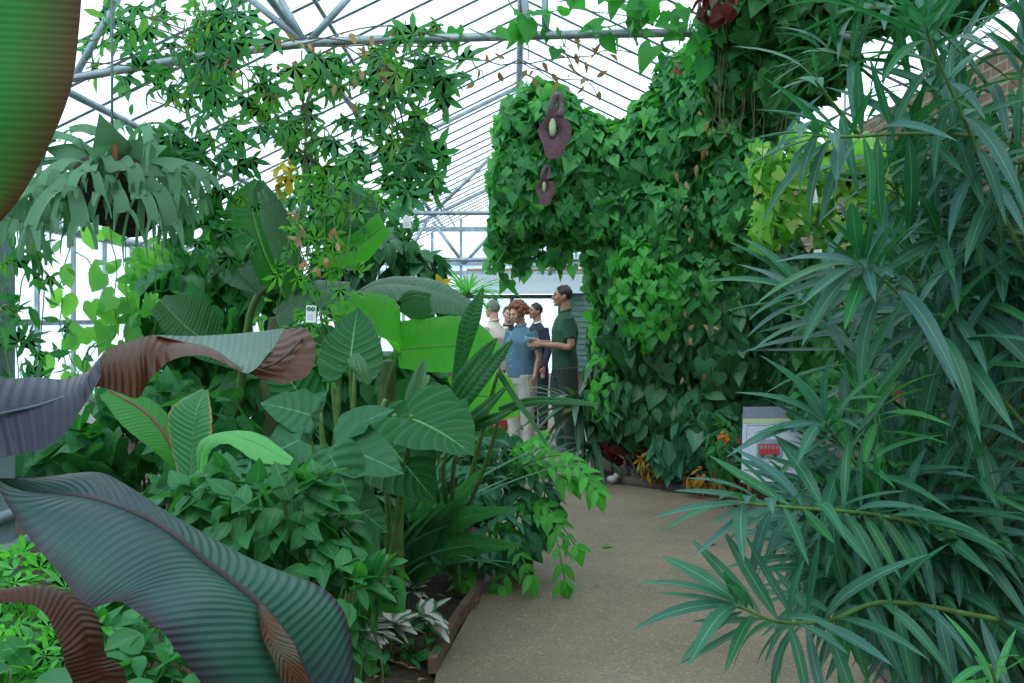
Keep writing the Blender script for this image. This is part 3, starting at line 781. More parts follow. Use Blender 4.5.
mb = MB(); quadpatch(mb, PP([(258, 604, 1.28), (262, 635, 1.24), (275, 665, 1.24), (292, 710, 1.26)]), PP([(262, 604, 1.29), (292, 640, 1.27), (302, 665, 1.26), (322, 712, 1.27)]), bulge=.3, m=8)
mb.build('torn_flap', leafmat('dry_leaf_edge', [(.11, .045, .025)], trans=.2, veins=14, vcol=(.18, .10, .05), blotch=(.05, .12, .09), bs=20), lc_)
# B: twisting blade across the middle left
mb = MB()
quadpatch(mb, PP([(-40, 372, 1.3), (0, 379, 1.3), (35, 377, 1.32), (65, 379, 1.35), (93, 368, 1.4), (108, 352, 1.45)]), PP([(-40, 480, 1.2), (0, 459, 1.2), (35, 451, 1.2), (63, 436, 1.22), (82, 408, 1.27), (101, 377, 1.35)]), bulge=.10, vs=(0, .35), mi=1)
quadpatch(mb, PP([(92, 375, 1.36), (103, 354, 1.42), (116, 346, 1.46), (135, 340, 1.5), (155, 335, 1.52), (182, 341, 1.52), (212, 350, 1.48), (242, 370, 1.4)]), PP([(91, 386, 1.36), (104, 388, 1.38), (120, 393, 1.40), (138, 398, 1.42), (150, 380, 1.46), (172, 360, 1.45), (205, 356, 1.42), (242, 372, 1.38)]), bulge=.12, flip=True, vs=(.3, .7))
quadpatch(mb, PP([(156, 335, 1.52), (195, 336, 1.6), (230, 334, 1.62), (262, 331, 1.6), (284, 328, 1.55)]), PP([(158, 336, 1.51), (195, 346, 1.48), (225, 362, 1.42), (249, 373, 1.38), (270, 352, 1.42)]), bulge=-.10, vs=(.45, .95))
quadpatch(mb, PP([(284, 328, 1.55), (277, 342, 1.47), (268, 356, 1.42), (258, 367, 1.39), (249, 373, 1.38)]), PP([(288, 328, 1.54), (306, 329, 1.5), (316, 350, 1.45), (308, 375, 1.42), (284, 384, 1.40)]), bulge=.15, flip=False, vs=(.8, 1.0))
lb_ = mb.build('leaf', [leafmat('twisting_banana_blade', [(.10, .16, .15)], rough=.38, spec=.5, trans=.16, veins=42, slant=1.5, vcol=(.15, .23, .22), vs=.4, bump=.35, back=(.075, .028, .012), tcol=(1.8, 1.4, .7)), leafmat('purple_blade_end', [(.018, .018, .036)], rough=.4, spec=.5, trans=.08, veins=42, slant=1.5, vcol=(.04, .045, .075), vs=.5, bump=.35, back=(.075, .028, .012))], ban, label='twisting grey-green leaf with a red-brown underside')
MB().tube(PP([(-40, 425, 1.22), (0, 414, 1.23), (40, 405, 1.25), (75, 392, 1.30), (98, 376, 1.36)]), .0022, 7, sm=18).build('midrib', plain('grey_midrib', (.10, .14, .15)), lb_)
MB().tube(PP([(262, 368, 1.37), (275, 363, 1.4), (290, 352, 1.44), (302, 338, 1.48)]), .0018, 7, sm=12).build('midrib', plain('brown_midrib', (.05, .022, .012)), lb_)
# D: dry curling blade low left
mb = MB(); quadpatch(mb, PP([(-30, 597, 1.5), (0, 592, 1.5), (40, 589, 1.52), (75, 594, 1.52), (94, 610, 1.5), (103, 632, 1.48), (106, 655, 1.48), (123, 668, 1.5), (130, 700, 1.5)]),
                      PP([(-30, 606, 1.46), (0, 603, 1.46), (27, 603, 1.46), (45, 614, 1.45), (55, 632, 1.44), (62, 650, 1.43), (65, 665, 1.43), (72, 680, 1.44), (80, 705, 1.45)]), bulge=.25)
mb.build('leaf', leafmat('dry_banana_blade', [(.07, .026, .016)], trans=.25, veins=30, slant=2, vcol=(.13, .055, .03), blotch=(.045, .04, .02), bs=14, tcol=(1.8, 1.3, .7)), ban, label='brown curling old leaf low at the left edge')

# ================================================================== GREENS
OLE = leafmat('oleander_green', [(.028, .105, .070), (.045, .15, .105), (.035, .12, .085), (.06, .135, .15), (.045, .12, .115), (.025, .15, .045)], rough=.42, spec=.4, trans=.22, mid=(.12, .30, .18), midw=.045, bump=.15, tcol=(1.2, 2.4, .8))  # bluer entries put the blue-grey sheen of the leaves into their colour
OLE2 = leafmat('oleander_young_green', [(.05, .22, .06), (.07, .27, .09), (.06, .24, .11)], rough=.4, spec=.45, trans=.3, mid=(.18, .40, .16), midw=.05, bump=.15)
FRESH = leafmat('fresh_vine_green', [(.025, .11, .045), (.055, .21, .08), (.075, .27, .10), (.14, .38, .13), (.035, .14, .06)], rough=.45, spec=.4, trans=.35, mid=(.10, .30, .10), midw=.04, bump=.2)
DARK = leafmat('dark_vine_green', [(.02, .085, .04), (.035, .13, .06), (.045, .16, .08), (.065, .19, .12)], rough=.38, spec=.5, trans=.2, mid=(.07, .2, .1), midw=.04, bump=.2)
MIDG = leafmat('mid_green', [(.03, .13, .045), (.04, .17, .06), (.05, .21, .07), (.045, .16, .09)], rough=.42, spec=.45, trans=.33, mid=(.08, .26, .1), midw=.04, bump=.2)
LIGHT = leafmat('light_green', [(.07, .28, .05), (.10, .35, .08), (.08, .31, .10)], rough=.45, trans=.4, mid=(.18, .45, .12), midw=.04, bump=.2)
LIME = leafmat('lime_green', [(.12, .30, .06), (.26, .46, .09), (.08, .24, .05), (.42, .54, .20), (.18, .38, .08)], rough=.45, trans=.4, bump=.2)
BLUEG = leafmat('blue_green_leaf', [(.045, .15, .105), (.06, .19, .13), (.05, .17, .12)], rough=.4, spec=.5, trans=.2, mid=(.10, .27, .17), midw=.04, bump=.2)
PASS = leafmat('passion_green', [(.03, .14, .08), (.05, .19, .10), (.07, .24, .09), (.035, .16, .11), (.09, .26, .06), (.16, .27, .06)], rough=.45, trans=.38, mid=(.08, .22, .1), midw=.05, bump=.15)
STAG = leafmat('staghorn_grey_green', [(.10, .185, .135), (.155, .27, .20), (.085, .15, .11)], rough=.55, spec=.35, trans=.3, bump=.1, tcol=(1.3, 1.8, 1.0))
EARM = leafmat('elephant_ear_green', [(.012, .085, .03), (.016, .10, .038), (.014, .095, .034)], rough=.42, spec=.35, trans=.3, mid=(.13, .36, .15), midw=.016, veins=9, slant=4.5, vcol=(.05, .20, .08), vs=.5, bump=.5)
EARB = leafmat('backlit_banana_green', [(.07, .33, .03), (.09, .38, .04)], rough=.45, spec=.35, trans=.5, tcol=(1.6, 2.2, .6), mid=(.14, .40, .08), midw=.012, veins=26, slant=1.5, vcol=(.09, .36, .05), vs=.2, bump=.15)
BIGD = leafmat('broad_dark_green', [(.018, .09, .03), (.028, .12, .045)], rough=.4, spec=.5, trans=.35, mid=(.12, .3, .12), midw=.02, veins=24, slant=2, vcol=(.04, .16, .06), vs=.3, bump=.3)
BIGG = leafmat('broad_grey_green', [(.06, .14, .09), (.08, .17, .11)], rough=.45, spec=.5, trans=.25, mid=(.2, .36, .22), midw=.02, veins=28, slant=2, vcol=(.10, .20, .13), vs=.3, bump=.3)
DRY = leafmat('dry_tan', [(.30, .19, .09), (.42, .30, .16), (.24, .12, .06)], rough=.8, spec=.2, trans=.3, tcol=(1.3, 1.2, .9))
YELL = leafmat('yellow_leaf', [(.62, .50, .04), (.50, .50, .05)], rough=.5, trans=.4, tcol=(1.2, 1.1, .5))
ORNG = leafmat('orange_petal', [(.70, .20, .02), (.75, .32, .04)], rough=.5, trans=.3, tcol=(1.2, 1, .6))
PINK = leafmat('pink_petal', [(.65, .10, .16), (.60, .05, .07)], rough=.5, trans=.3, tcol=(1.2, 1, 1))
VARI = leafmat('variegated_leaf', [(.05, .16, .08)], rough=.45, trans=.25, mid=(.62, .52, .54), midw=.36, bump=.1, tcol=(1.2, 1.4, 1.0))
MAROON = leafmat('maroon_leaf', [(.10, .015, .02), (.14, .03, .03)], rough=.4, trans=.2)

# ------------------------------------------------------------------ the climbing wall of leaves
VB_up = [B(540, 130, 8.7, 44, 46, .38), B(528, 185, 8.7, 38, 52, .36), B(575, 165, 8.8, 48, 55, .4), B(515, 222, 8.7, 20, 28, .25), B(560, 215, 8.8, 42, 32, .35), B(625, 175, 8.8, 50, 50, .45), B(610, 215, 8.8, 40, 45, .4),
         B(665, 150, 8.7, 48, 55, .5), B(712, 110, 8.5, 50, 70, .5), B(668, 225, 8.7, 60, 60, .5), B(640, 270, 8.9, 55, 55, .45), B(735, 200, 8.5, 48, 75, .5), B(700, 290, 8.7, 70, 60, .5), B(690, 90, 8.6, 36, 40, .4)]
VB_lo = [B(628, 345, 9.2, 38, 55, .4), B(660, 335, 8.9, 62, 60, .5), B(725, 340, 8.7, 60, 75, .5), B(618, 402, 9.2, 36, 46, .4), B(655, 405, 9.0, 60, 48, .45), B(715, 415, 8.8, 55, 48, .45), B(775, 370, 8.8, 45, 80, .5), B(612, 300, 9.2, 16, 40, .25), B(760, 290, 8.7, 50, 60, .5)]
vw = empty('climbing_vine', (1.6, 9.0, 0), 'tall curtain of bright green heart-leaved vine overhanging the path, with two purple-brown flowers', 'plant')
mass('foliage', vw, VB_up, 6000, HEART + IVY[:1], (.07, .165), FRESH, 11, down=.9, out=.35, up=.5, jit=.42, front=.55, inner=.4)
R = Rng(12); stt = []
for i in range(26):
    x = R.uniform(490, 600); y0 = R.uniform(205, 240); stt.append([P(x, y0, 8.7), P(x + R.uniform(-5, 5), y0 + R.uniform(12, 28), 8.7), P(x + R.uniform(-8, 8), y0 + R.uniform(25, 48), 8.7)])
vine('x', '', '', stt, HEART, (.08, .14), FRESH, 13, step=.05, jit=.25, spreadr=.03, parent=vw)
# added opaque core inside the curtain; its dark brown paints the shaded gaps
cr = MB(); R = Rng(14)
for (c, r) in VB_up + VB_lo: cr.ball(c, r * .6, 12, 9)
cr.build('inner_shade_core', M['shade_core'], vw)
tr_ = MB()
for i in range(30):
    x = R.uniform(640, 760); tr_.tube([(P(x, 318, 8.9)[0] * .9 + .1, 9.2 + R.uniform(-.2, .3), 0), P(x + R.uniform(-20, 20), 300, 9), P(x + R.uniform(-60, 30), R.uniform(100, 200), 8.8)], R.uniform(.008, .02), 6, sm=12)
tr_.build('stem', M['bark'], vw)
mass('dry_leaves', vw, [B(700, 180, 8.3, 35, 90, .2), B(690, 330, 8.4, 40, 60, .2)], 60, OVATE_N, (.06, .11), DRY, 15, front=-.1)

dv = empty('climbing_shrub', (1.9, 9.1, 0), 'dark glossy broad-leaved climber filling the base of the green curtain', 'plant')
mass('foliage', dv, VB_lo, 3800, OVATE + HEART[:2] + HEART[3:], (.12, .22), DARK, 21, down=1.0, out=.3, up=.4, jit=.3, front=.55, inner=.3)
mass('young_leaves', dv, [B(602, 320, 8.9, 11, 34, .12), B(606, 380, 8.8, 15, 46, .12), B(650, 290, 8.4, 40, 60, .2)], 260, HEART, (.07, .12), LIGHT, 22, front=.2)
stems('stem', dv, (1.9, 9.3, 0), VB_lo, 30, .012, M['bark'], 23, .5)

# the pelican flowers
def pelican(px, py, Y, s, nm_label):
    c = P(px, py, Y); PEL = plain('mottled_purple_petal', (.12, .045, .06), rough=.6, nscale=60, noise=.2, col2=(.06, .025, .035)); PALE = plain('pale_green_throat', (.40, .52, .28), rough=.5)
    mb = MB(); n = 20; Gd = []
    for i in range(9):
        t = i / 8; row = []
        for j in range(n + 1):
            a = 2 * math.pi * j / n
            rx = s * (.10 + .36 * t) ; x = rx * math.sin(a) * (1 - .35 * t * max(0, -math.cos(a))) + s * .04 * math.sin(5 * a) * t; z = s * (-.22 + (.58 * t + .05) * math.cos(a) * (-1.0 if math.cos(a) < 0 else -1.15) + .04 * math.sin(4 * a) * t)
            y = -s * (.05 + .32 * t * (1 - .5 * t)) + s * .05 * math.sin(3 * a) * t
            row.append(c + np.array([x, y - .02, z - (.12 * s if math.cos(a) > .6 else 0) * t]))
        Gd.append(row)
    mb.grid(Gd); o = mb.build('flower', PEL, vw, label=nm_label)
    o2 = MB().ball(c + np.array([-.05 * s, -.22 * s, -.15 * s]), (.11 * s, .12 * s, .28 * s), 12, 10).build('throat', PALE, o)
    MB().tube([c + np.array([-.1 * s, 0, -.1 * s]), c + np.array([-.10 * s, -.03, .35 * s]), c + np.array([.0, -.04, .72 * s]), c + np.array([.14 * s, -.04, .80 * s]), c + np.array([.20 * s, -.04, .55 * s]), c + np.array([.16 * s, -.06, .15 * s])], [.10 * s, .14 * s, .11 * s, .10 * s, .09 * s, .12 * s], 10, sm=20).build('tube', plain('dusky_tube', (.13, .09, .10), nscale=40, noise=.2), o)
pelican(554, 124, 8.1, .28, 'large purple-brown hanging flower with a pale green throat')
pelican(545, 184, 8.2, .17, 'smaller dark purple flower half hidden in leaves')

DARKV = leafmat('dark_ivy_green', [(.02, .09, .03), (.03, .13, .04), (.025, .10, .04), (.06, .20, .05)], rough=.45, spec=.35, trans=.3, bump=.2)  # the ivy's own dark green, varied leaf by leaf
# dark ivy mass high at the right, over the tie bar
iv = empty('ivy', P(745, 60, 5.4), 'dark leafy ivy draped over the tie bar at the upper right', 'plant')
IVB = [B(745, 15, 5.3, 40, 50, .28), B(790, 20, 5.3, 42, 52, .28), B(735, 70, 5.4, 26, 45, .25), B(765, 85, 5.4, 34, 50, .25), B(805, 70, 5.4, 34, 32, .25), B(840, 10, 5.5, 34, 34, .25), B(890, 5, 5.6, 40, 26, .25), B(950, 0, 5.6, 40, 24, .25), B(830, 60, 5.6, 26, 26, .2)]
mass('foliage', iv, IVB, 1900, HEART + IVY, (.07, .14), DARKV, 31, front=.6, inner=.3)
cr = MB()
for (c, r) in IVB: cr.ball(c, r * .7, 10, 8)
cr.build('inner_shade_core', M['shade_core'], iv)  # added core behind the ivy leaves, coloured dark as shade in the gaps
mb = MB(); R = Rng(33)
for i in range(14): x = R.uniform(715, 790); mb.tube([P(x, R.uniform(10, 60), 5.2), P(x + R.uniform(-10, 10), R.uniform(90, 120), 5.2), P(x + R.uniform(-15, 15), R.uniform(120, 165), 5.25)], .0022, 5, sm=8)
mb.build('dangling_root', M['bark'], iv)
mass('maroon_foliage', iv, [B(716, 6, 4.95, 16, 12, .08)], 30, OVATE, (.07, .12), MAROON, 34)

# big heart leaves trailing along the tie bar
st = [[P(470, 30, 5.2), P(500, 40, 5.2), P(520, 20, 5.2), P(560, 10, 5.2), P(610, 12, 5.2), P(660, 25, 5.2), P(730, 20, 5.2)], [P(505, -5, 5.2), P(525, 30, 5.2), P(528, 62, 5.3)], [P(600, 30, 5.25), P(640, 20, 5.2), P(700, 40, 5.2)],
      [P(640, 20, 5.2), P(655, 60, 5.2)], [P(560, 33, 5.2), P(566, 50, 5.2)], [P(690, 20, 5.2), P(700, 70, 5.2)], [P(620, 5, 5.3), P(690, -5, 5.3)], [P(560, 0, 5.3), P(640, 0, 5.2), P(700, 40, 5.3)]]
vine('trailing_vine', 'thin vine with large heart-shaped leaves trailing along the tie bar above the path', 'plant', st, HEART, (.065, .135), leafmat('tie_vine_green', [(.04, .20, .05), (.06, .25, .06), (.04, .17, .09)], trans=.45, bump=.2), 41, step=.06, jit=.4, spreadr=.05)
vine('dry_vine', 'brown dry tangled stems hanging from the tie bar over the path', 'plant', [[P(440, 55, 5.4), P(520, 65, 5.4), P(600, 52, 5.4), P(690, 60, 5.4)], [P(470, 60, 5.4), P(490, 80, 5.4)], [P(520, 60, 5.4), P(545, 75, 5.4), P(600, 80, 5.4)], [P(560, 48, 5.4), P(600, 100, 5.5)], [P(700, 90, 6.0), P(725, 140, 6.0)]], OVATE_N, (.04, .08), DRY, 42, smat='bark', step=.05, spreadr=.05)

# passion flower over the tie bar, hanging in festoons
R = Rng(51); st = []
dens = [(215, 20, 30, 14), (180, 60, 40, 20), (235, 75, 40, 35), (285, 85, 45, 40), (325, 95, 40, 50), (300, 140, 50, 35), (360, 110, 30, 40), (380, 60, 35, 20), (430, 65, 35, 14), (345, 160, 30, 25), (405, 120, 22, 45), (250, 120, 30, 30), (420, 150, 14, 24), (120, 28, 25, 12)]
for i in range(72):
    x, y, rx, ry = dens[i % len(dens)]; a = [x + R.gauss(0, 1) * rx * .75, y + R.gauss(0, 1) * ry * .75]
    Y = 5.2 + R.uniform(-.35, .45)
    st.append([P(a[0], a[1] - 14, Y), P(a[0] + R.uniform(-8, 8), a[1] + 4, Y), P(a[0] + R.uniform(-14, 14), a[1] + R.uniform(15, 36), Y)])
pv = vine('passion_vine', 'dense passion-flower vine with hand-shaped leaves slung over the left of the tie bar', 'plant', st, PASSION, (.085, .165), PASS, 52, sr=.0028, smat='darkstem', step=.042, jit=.5, spreadr=.05)
mb = MB(); R = Rng(53)
for ctr in ([P(90, 70, 5.2), P(200, 55, 5.2), P(300, 50, 5.2), P(380, 45, 5.2), P(450, 40, 5.2)], [P(140, 20, 5.2), P(230, 60, 5.2), P(260, 120, 5.2), P(330, 180, 5.3)], [P(330, 55, 5.2), P(390, 80, 5.3), P(440, 66, 5.3)], [P(300, 50, 5.2), P(310, 120, 5.2), P(312, 180, 5.2)], [P(380, 60, 5.2), P(400, 130, 5.2), P(415, 180, 5.2)]):
    for q_ in range(3): MB().tube(np.array(ctr) + np.array([R.v(.04) for _ in ctr]), .004, 5, sm=20).build('main_stem', M['bark'], pv)
mass('dry_leaves', pv, [B(300, 55, 5.0, 25, 14, .1), B(365, 45, 5.0, 40, 10, .1), B(430, 65, 5.1, 40, 10, .1), B(340, 90, 5.0, 60, 30, .1), B(280, 80, 5.0, 60, 40, .1)], 70, OVATE_N, (.04, .09), DRY, 54)
mass('yellow_leaves', pv, [B(285, 175, 4.9, 8, 16, .05)], 9, LOBE3, (.07, .12), YELL, 55)
vine('passion_vine', 'thin shoots of vine in the top left, between the banana leaf and the tie bar', 'plant', [[P(85, 40, 5.0), P(130, 20, 5.0), P(210, 10, 5.0)], [P(150, 5, 5.0), P(180, 50, 5.0), P(175, 85, 5.0)], [P(200, -5, 5.0), P(215, 40, 5.0), P(205, 95, 5.0)], [P(120, 95, 5.0), P(170, 75, 5.0), P(190, 100, 5.0)], [P(150, 100, 5.1), P(200, 120, 5.1), P(215, 160, 5.1)]], PASSION + OVATE_N, (.06, .11), PASS, 56, step=.045, spreadr=.06)
# dangling passion strands with orange seed heads in the middle
pz = vine('hanging_vine', 'passion-flower shoots with withered orange blooms dangling above the elephant ears', 'plant', [[P(x, 170, 4.7), P(x + 4, 230, 4.7), P(x - 6, 300, 4.7), P(x + 2, 350, 4.7)] for x in (300, 312, 322, 330, 345)] + [[P(310, 180, 4.7), P(290, 240, 4.6), P(278, 310, 4.6)], [P(330, 240, 4.7), P(345, 275, 4.7), P(352, 262, 4.7)]], PASSION[:3] + LOBE3, (.05, .10), leafmat('young_passion', [(.08, .26, .07), (.12, .32, .06), (.05, .19, .07)], trans=.45), 57, sr=.004, step=.05, spreadr=.06)
WB = (OVATE_N, (.03, .06), leafmat('withered_petals', [(.50, .22, .12), (.42, .28, .16)], trans=.35, tcol=(1.3, 1, .8)))
R = Rng(58)
for (x, y) in ((298, 215), (303, 228), (297, 238), (335, 228), (338, 242), (305, 262), (318, 268), (327, 258)):
    mb = MB(); [mb.leaves(WB[0][q_ % 4], [P(x, y, 4.55)], [frame(R.v(.6) + np.array([0, 0, -1]), R.v())], [R.uniform(.035, .06)]) for q_ in range(4)]; mb.build('withered_bloom', WB[2], pz)
# window vines at the far left
vine('window_vine', 'sparse vine of pale rounded leaves hanging against the white side glass', 'plant', [[P(x, 215, 6), P(x + 6, 290, 6), P(x - 4, 370, 6)] for x in (110, 122, 150)] + [[P(75, 230, 6), P(60, 300, 6), P(80, 380, 6), P(120, 420, 6)], [P(80, 250, 6), P(110, 310, 6), P(60, 400, 6)], [P(155, 215, 6), P(170, 280, 6)]], HEART + OVATE, (.10, .17), leafmat('pale_window_leaf', [(.13, .30, .10), (.18, .36, .12), (.10, .26, .10)], trans=.5), 61, step=.075, spreadr=.08)
vine('window_vine', 'narrow-leaved vine climbing the grey post at the left edge', 'plant', [[P(12, 200, 4.6), P(25, 260, 4.6), P(15, 330, 4.6), P(20, 420, 4.6)], [P(30, 230, 4.6), P(45, 300, 4.6), P(30, 380, 4.6)], [P(5, 250, 4.6), P(10, 400, 4.6)], [P(30, 400, 4.6), P(70, 395, 4.6), P(90, 350, 4.6)]], PASSION[:3] + OVATE_N, (.07, .13), PASS, 62, step=.035, spreadr=.07)

# ------------------------------------------------------------------ staghorn fern
sf = empty('staghorn_fern', P(118, 190, 4.4), 'big grey-green staghorn fern hanging in the upper left', 'plant')
root = P(112, 178, 4.45)
mb = MB(); mb.ball(root + np.array([0, 0, -.05]), (.20, .18, .17), 16, 12); mb.ball(root + np.array([.10, -.04, -.15]), (.12, .12, .12), 12, 9)
mb.build('root_ball', plain('dark_moss_ball', (.035, .03, .022), rough=.95, nscale=30, bump=1), sf)
mb = MB(); mb.tube([root, root + np.array([0, 0, .5]), (root[0], root[1], roofz(root[0]) - .05)], .006, 6); mb.build('hanging_wire', M['galv_dark'], sf)
mb = MB(); R = Rng(70)
for i in range(9):
    a = R.uniform(0, 6.28); d = np.array([math.cos(a), math.sin(a) * .6 - .3, R.uniform(-.1, .8)]); mb.leaves(HEART[1], [root + nrm(d) * .12], [frame(d, R.v() + np.array([0, -1, .5]))], [R.uniform(.14, .22)])
mb.build('shield_frond', STAG, sf)
MB().tube([root + np.array([.05, -.1, .02]), root + np.array([.045, -.12, .13]), root + np.array([.04, -.12, .22])], [.016, .03, .006], 8, sm=8).build('dry_frond', plain('rust_brown', (.40, .15, .06)), sf)
def ribbon(mb, p, d, n_, L, w0, w1, g, depth, R):
    """strap that widens and forks like an antler"""
    m = 8; pts = [p]; dd = nrm(d); st_ = L / m; ds = [dd]
    for i in range(m):
        dd = nrm(dd + np.array([0, 0, -g])); pts.append(pts[-1] + dd * st_); ds.append(dd)
    Gd = []
    for i, (q_, dv_) in enumerate(zip(pts, ds)):
        t = i / m; x = frame(dv_, n_)[0]; wv = w0 + (w1 - w0) * t; zz = frame(dv_, n_)[2]
        Gd.append([q_ - x * wv + zz * wv * .3, q_ - zz * wv * .1, q_ + x * wv + zz * wv * .3])
    mb.grid(Gd)
    if depth > 0:
        x = frame(ds[-1], n_)[0]; k = 3 if R.random() < .25 else 2
        for s in np.linspace(-1, 1, k):
            ribbon(mb, pts[-1] + x * s * w1 * .55 - ds[-1] * w1 * .3, ds[-1] + x * s * R.uniform(.45, .9) + R.v(.08), n_ + R.v(.3), L * R.uniform(.45, .9), w1 * .6, w1 * (.7 if depth > 1 else .2), g * 1.1, depth - 1, R)
fr_dirs = [(-.9, -.3, .5), (-1, -.1, .15), (-.7, -.6, .3), (-.4, -.8, .5), (.1, -1, .4), (.5, -.8, .6), (.9, -.3, .5), (1, -.2, .3), (.8, -.6, .2), (-.5, -.2, 1.0), (.4, -.2, 1.0), (-.2, -.9, .1), (.3, -.9, .0), (-.8, .4, .2), (.8, .4, .4), (0, .8, .5), (-.6, -.7, -.1), (.6, -.7, .1), (-.2, .2, 1.1), (1, .1, .7), (-1, .1, .6), (.15, -.8, .8)]
for i, d in enumerate(fr_dirs):
    mb = MB(); dd = nrm(np.array(d)); ribbon(mb, root + dd * np.array([.15, .15, .08]), dd, np.array([-dd[0] * .5, -.5, 1.0]) + R.v(.15), R.uniform(.16, .28), .014, R.uniform(.034, .052), R.uniform(.10, .26), 2, R)
    mb.build('frond', STAG, sf)
# smaller leafy plant hanging behind it
plant('trailing_plant', 'loose dark green foliage hanging just right of the staghorn fern', 'plant', P(195, 215, 5.2), [B(190, 190, 5.2, 30, 40, .25), B(210, 240, 5.3, 40, 30, .25), B(165, 150, 5.3, 25, 22, .2)], 230, OVATE + PASSION[:2], (.07, .14), MIDG, 75, nst=6, sr=.004)

# ------------------------------------------------------------------ middle-left background greenery
def bigleaf(parent, S, L, Rr, mat, label=None, sag=.08, ripple=.015, rib=.005, n=36, cols=7, ribmat='greenstem', name='leaf'):
    mb = MB(); S3 = blade(mb, PP(S), PP(L), PP(Rr), n=n, cols=cols, sag=sag, ripple=ripple); o = mb.build(name, mat, parent, label=label)
    if rib: MB().tube(S3, [rib, rib * .5], 7).build('midrib', M[ribmat], o)
    return o
bp_ = empty('banana_plant', (-1.5, 6.2, 0), 'green banana plant with two dark folded hood-like leaves under the passion flower', 'plant')
MB().tube([(-1.55, 6.2, 0), (-1.52, 6.2, .8), (-1.45, 6.15, 1.5)], [.11, .09, .05], 12, sm=14).build('trunk', plain('green_trunk', (.12, .17, .07), nscale=10), bp_)
MB().tube(PP([(300, 290, 6.1), (255, 300, 6.1), (237, 420, 6.15)]), [.02, .022, .03], 8, sm=14).build('stalk', M['greenstem'], bp_)
bigleaf(bp_, [(285, 300, 6.0), (262, 250, 5.9), (250, 205, 5.85), (258, 180, 5.9)], [(290, 300, 6.2), (232, 262, 6.1), (226, 205, 6.05), (254, 178, 5.95)], [(292, 300, 5.8), (298, 270, 5.6), (288, 215, 5.6), (262, 178, 5.85)], BIGD, sag=-.3)
bigleaf(bp_, [(262, 190, 5.75), (275, 225, 5.6), (284, 262, 5.5)], [(257, 192, 5.72), (262, 226, 5.55), (278, 270, 5.45)], [(265, 184, 5.78), (288, 215, 5.65), (294, 268, 5.55)], BIGG, sag=.15, name='leaf')
bigleaf(bp_, [(212, 246, 5.9), (235, 268, 5.7), (258, 292, 5.6)], [(208, 246, 5.9), (222, 280, 5.9), (256, 294, 5.65)], [(214, 242, 5.9), (248, 258, 5.6), (262, 290, 5.55)], BIGG, sag=.1)
bigleaf(bp_, [(325, 248, 5.9), (345, 225, 5.8), (362, 190, 5.9)], [(322, 245, 5.9), (318, 205, 5.9), (358, 184, 5.95)], [(330, 252, 5.9), (378, 230, 5.7), (380, 195, 5.85)], BIGD, sag=.1)
bigleaf(bp_, [(325, 258, 5.8), (355, 248, 5.7), (385, 225, 5.6)], [(325, 252, 5.8), (350, 230, 5.8), (380, 212, 5.7)], [(330, 268, 5.7), (365, 262, 5.6), (390, 232, 5.5)], EARB, sag=.1)
bigleaf(bp_, [(235, 360, 5.8), (190, 330, 5.8), (160, 300, 5.9)], [(235, 350, 5.9), (205, 300, 6.0), (165, 295, 6.0)], [(235, 370, 5.7), (180, 350, 5.7), (150, 310, 5.8)], BIGD)

plant('leafy_shrub', 'tall mixed-leaved shrub filling the space in front of the white side glass', 'plant', (-2.0, 7.0, 0), [B(190, 310, 6.8, 50, 50, .4), B(240, 330, 6.8, 50, 50, .4), B(170, 380, 6.8, 50, 35, .4), B(250, 270, 6.9, 45, 35, .4)], 420, [T for T in OVATE + HEART], (.16, .34), MIDG, 81, nst=16, sr=.012, front=.6, jit=.45)
plant('leafy_shrub', 'broad-leaved shrub low against the side glass behind the twisting leaf', 'plant', (-2.1, 5.6, 0), [B(110, 450, 5.5, 50, 26, .35), B(50, 452, 5.6, 30, 20, .3), B(205, 440, 5.4, 40, 45, .35), B(150, 405, 5.6, 40, 20, .3)], 230, OVATE + HEART, (.13, .28), MIDG, 82, nst=14, sr=.01, front=.6, jit=.45)
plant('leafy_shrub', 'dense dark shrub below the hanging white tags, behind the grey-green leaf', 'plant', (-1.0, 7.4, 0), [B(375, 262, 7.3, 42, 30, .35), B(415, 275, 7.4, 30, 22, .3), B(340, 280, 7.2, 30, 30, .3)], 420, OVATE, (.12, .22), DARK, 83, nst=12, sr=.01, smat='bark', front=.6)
plant('leafy_shrub', 'light leafy growth against the sky left of the far truss', 'plant', (-1.3, 8.6, 0), [B(345, 215, 8.4, 40, 28, .35), B(390, 225, 8.5, 25, 22, .3), B(300, 215, 8.4, 30, 28, .3)], 520, OVATE_N + OVATE, (.08, .15), MIDG, 84, nst=10, sr=.01, smat='bark', front=.6)
plant('background_shrub', 'solid mass of green foliage behind the elephant ears', 'plant', (-1.2, 6.8, 0), [B(320, 400, 6.6, 60, 60, .4), B(400, 420, 6.6, 60, 60, .4), B(260, 420, 6.5, 50, 60, .4), B(450, 450, 6.8, 40, 40, .3), B(350, 480, 6.3, 90, 40, .4)], 900, OVATE + HEART, (.14, .26), MIDG, 85, nst=20, sr=.01, front=.6)
plant('background_shrub', 'dark undergrowth low behind the light banana leaf', 'plant', (-1.4, 5.0, 0), [B(280, 500, 4.9, 70, 50, .3), B(200, 520, 4.7, 60, 45, .3), B(360, 530, 4.9, 50, 50, .3)], 620, OVATE, (.10, .19), DARK, 86, nst=20, sr=.008, front=.6)

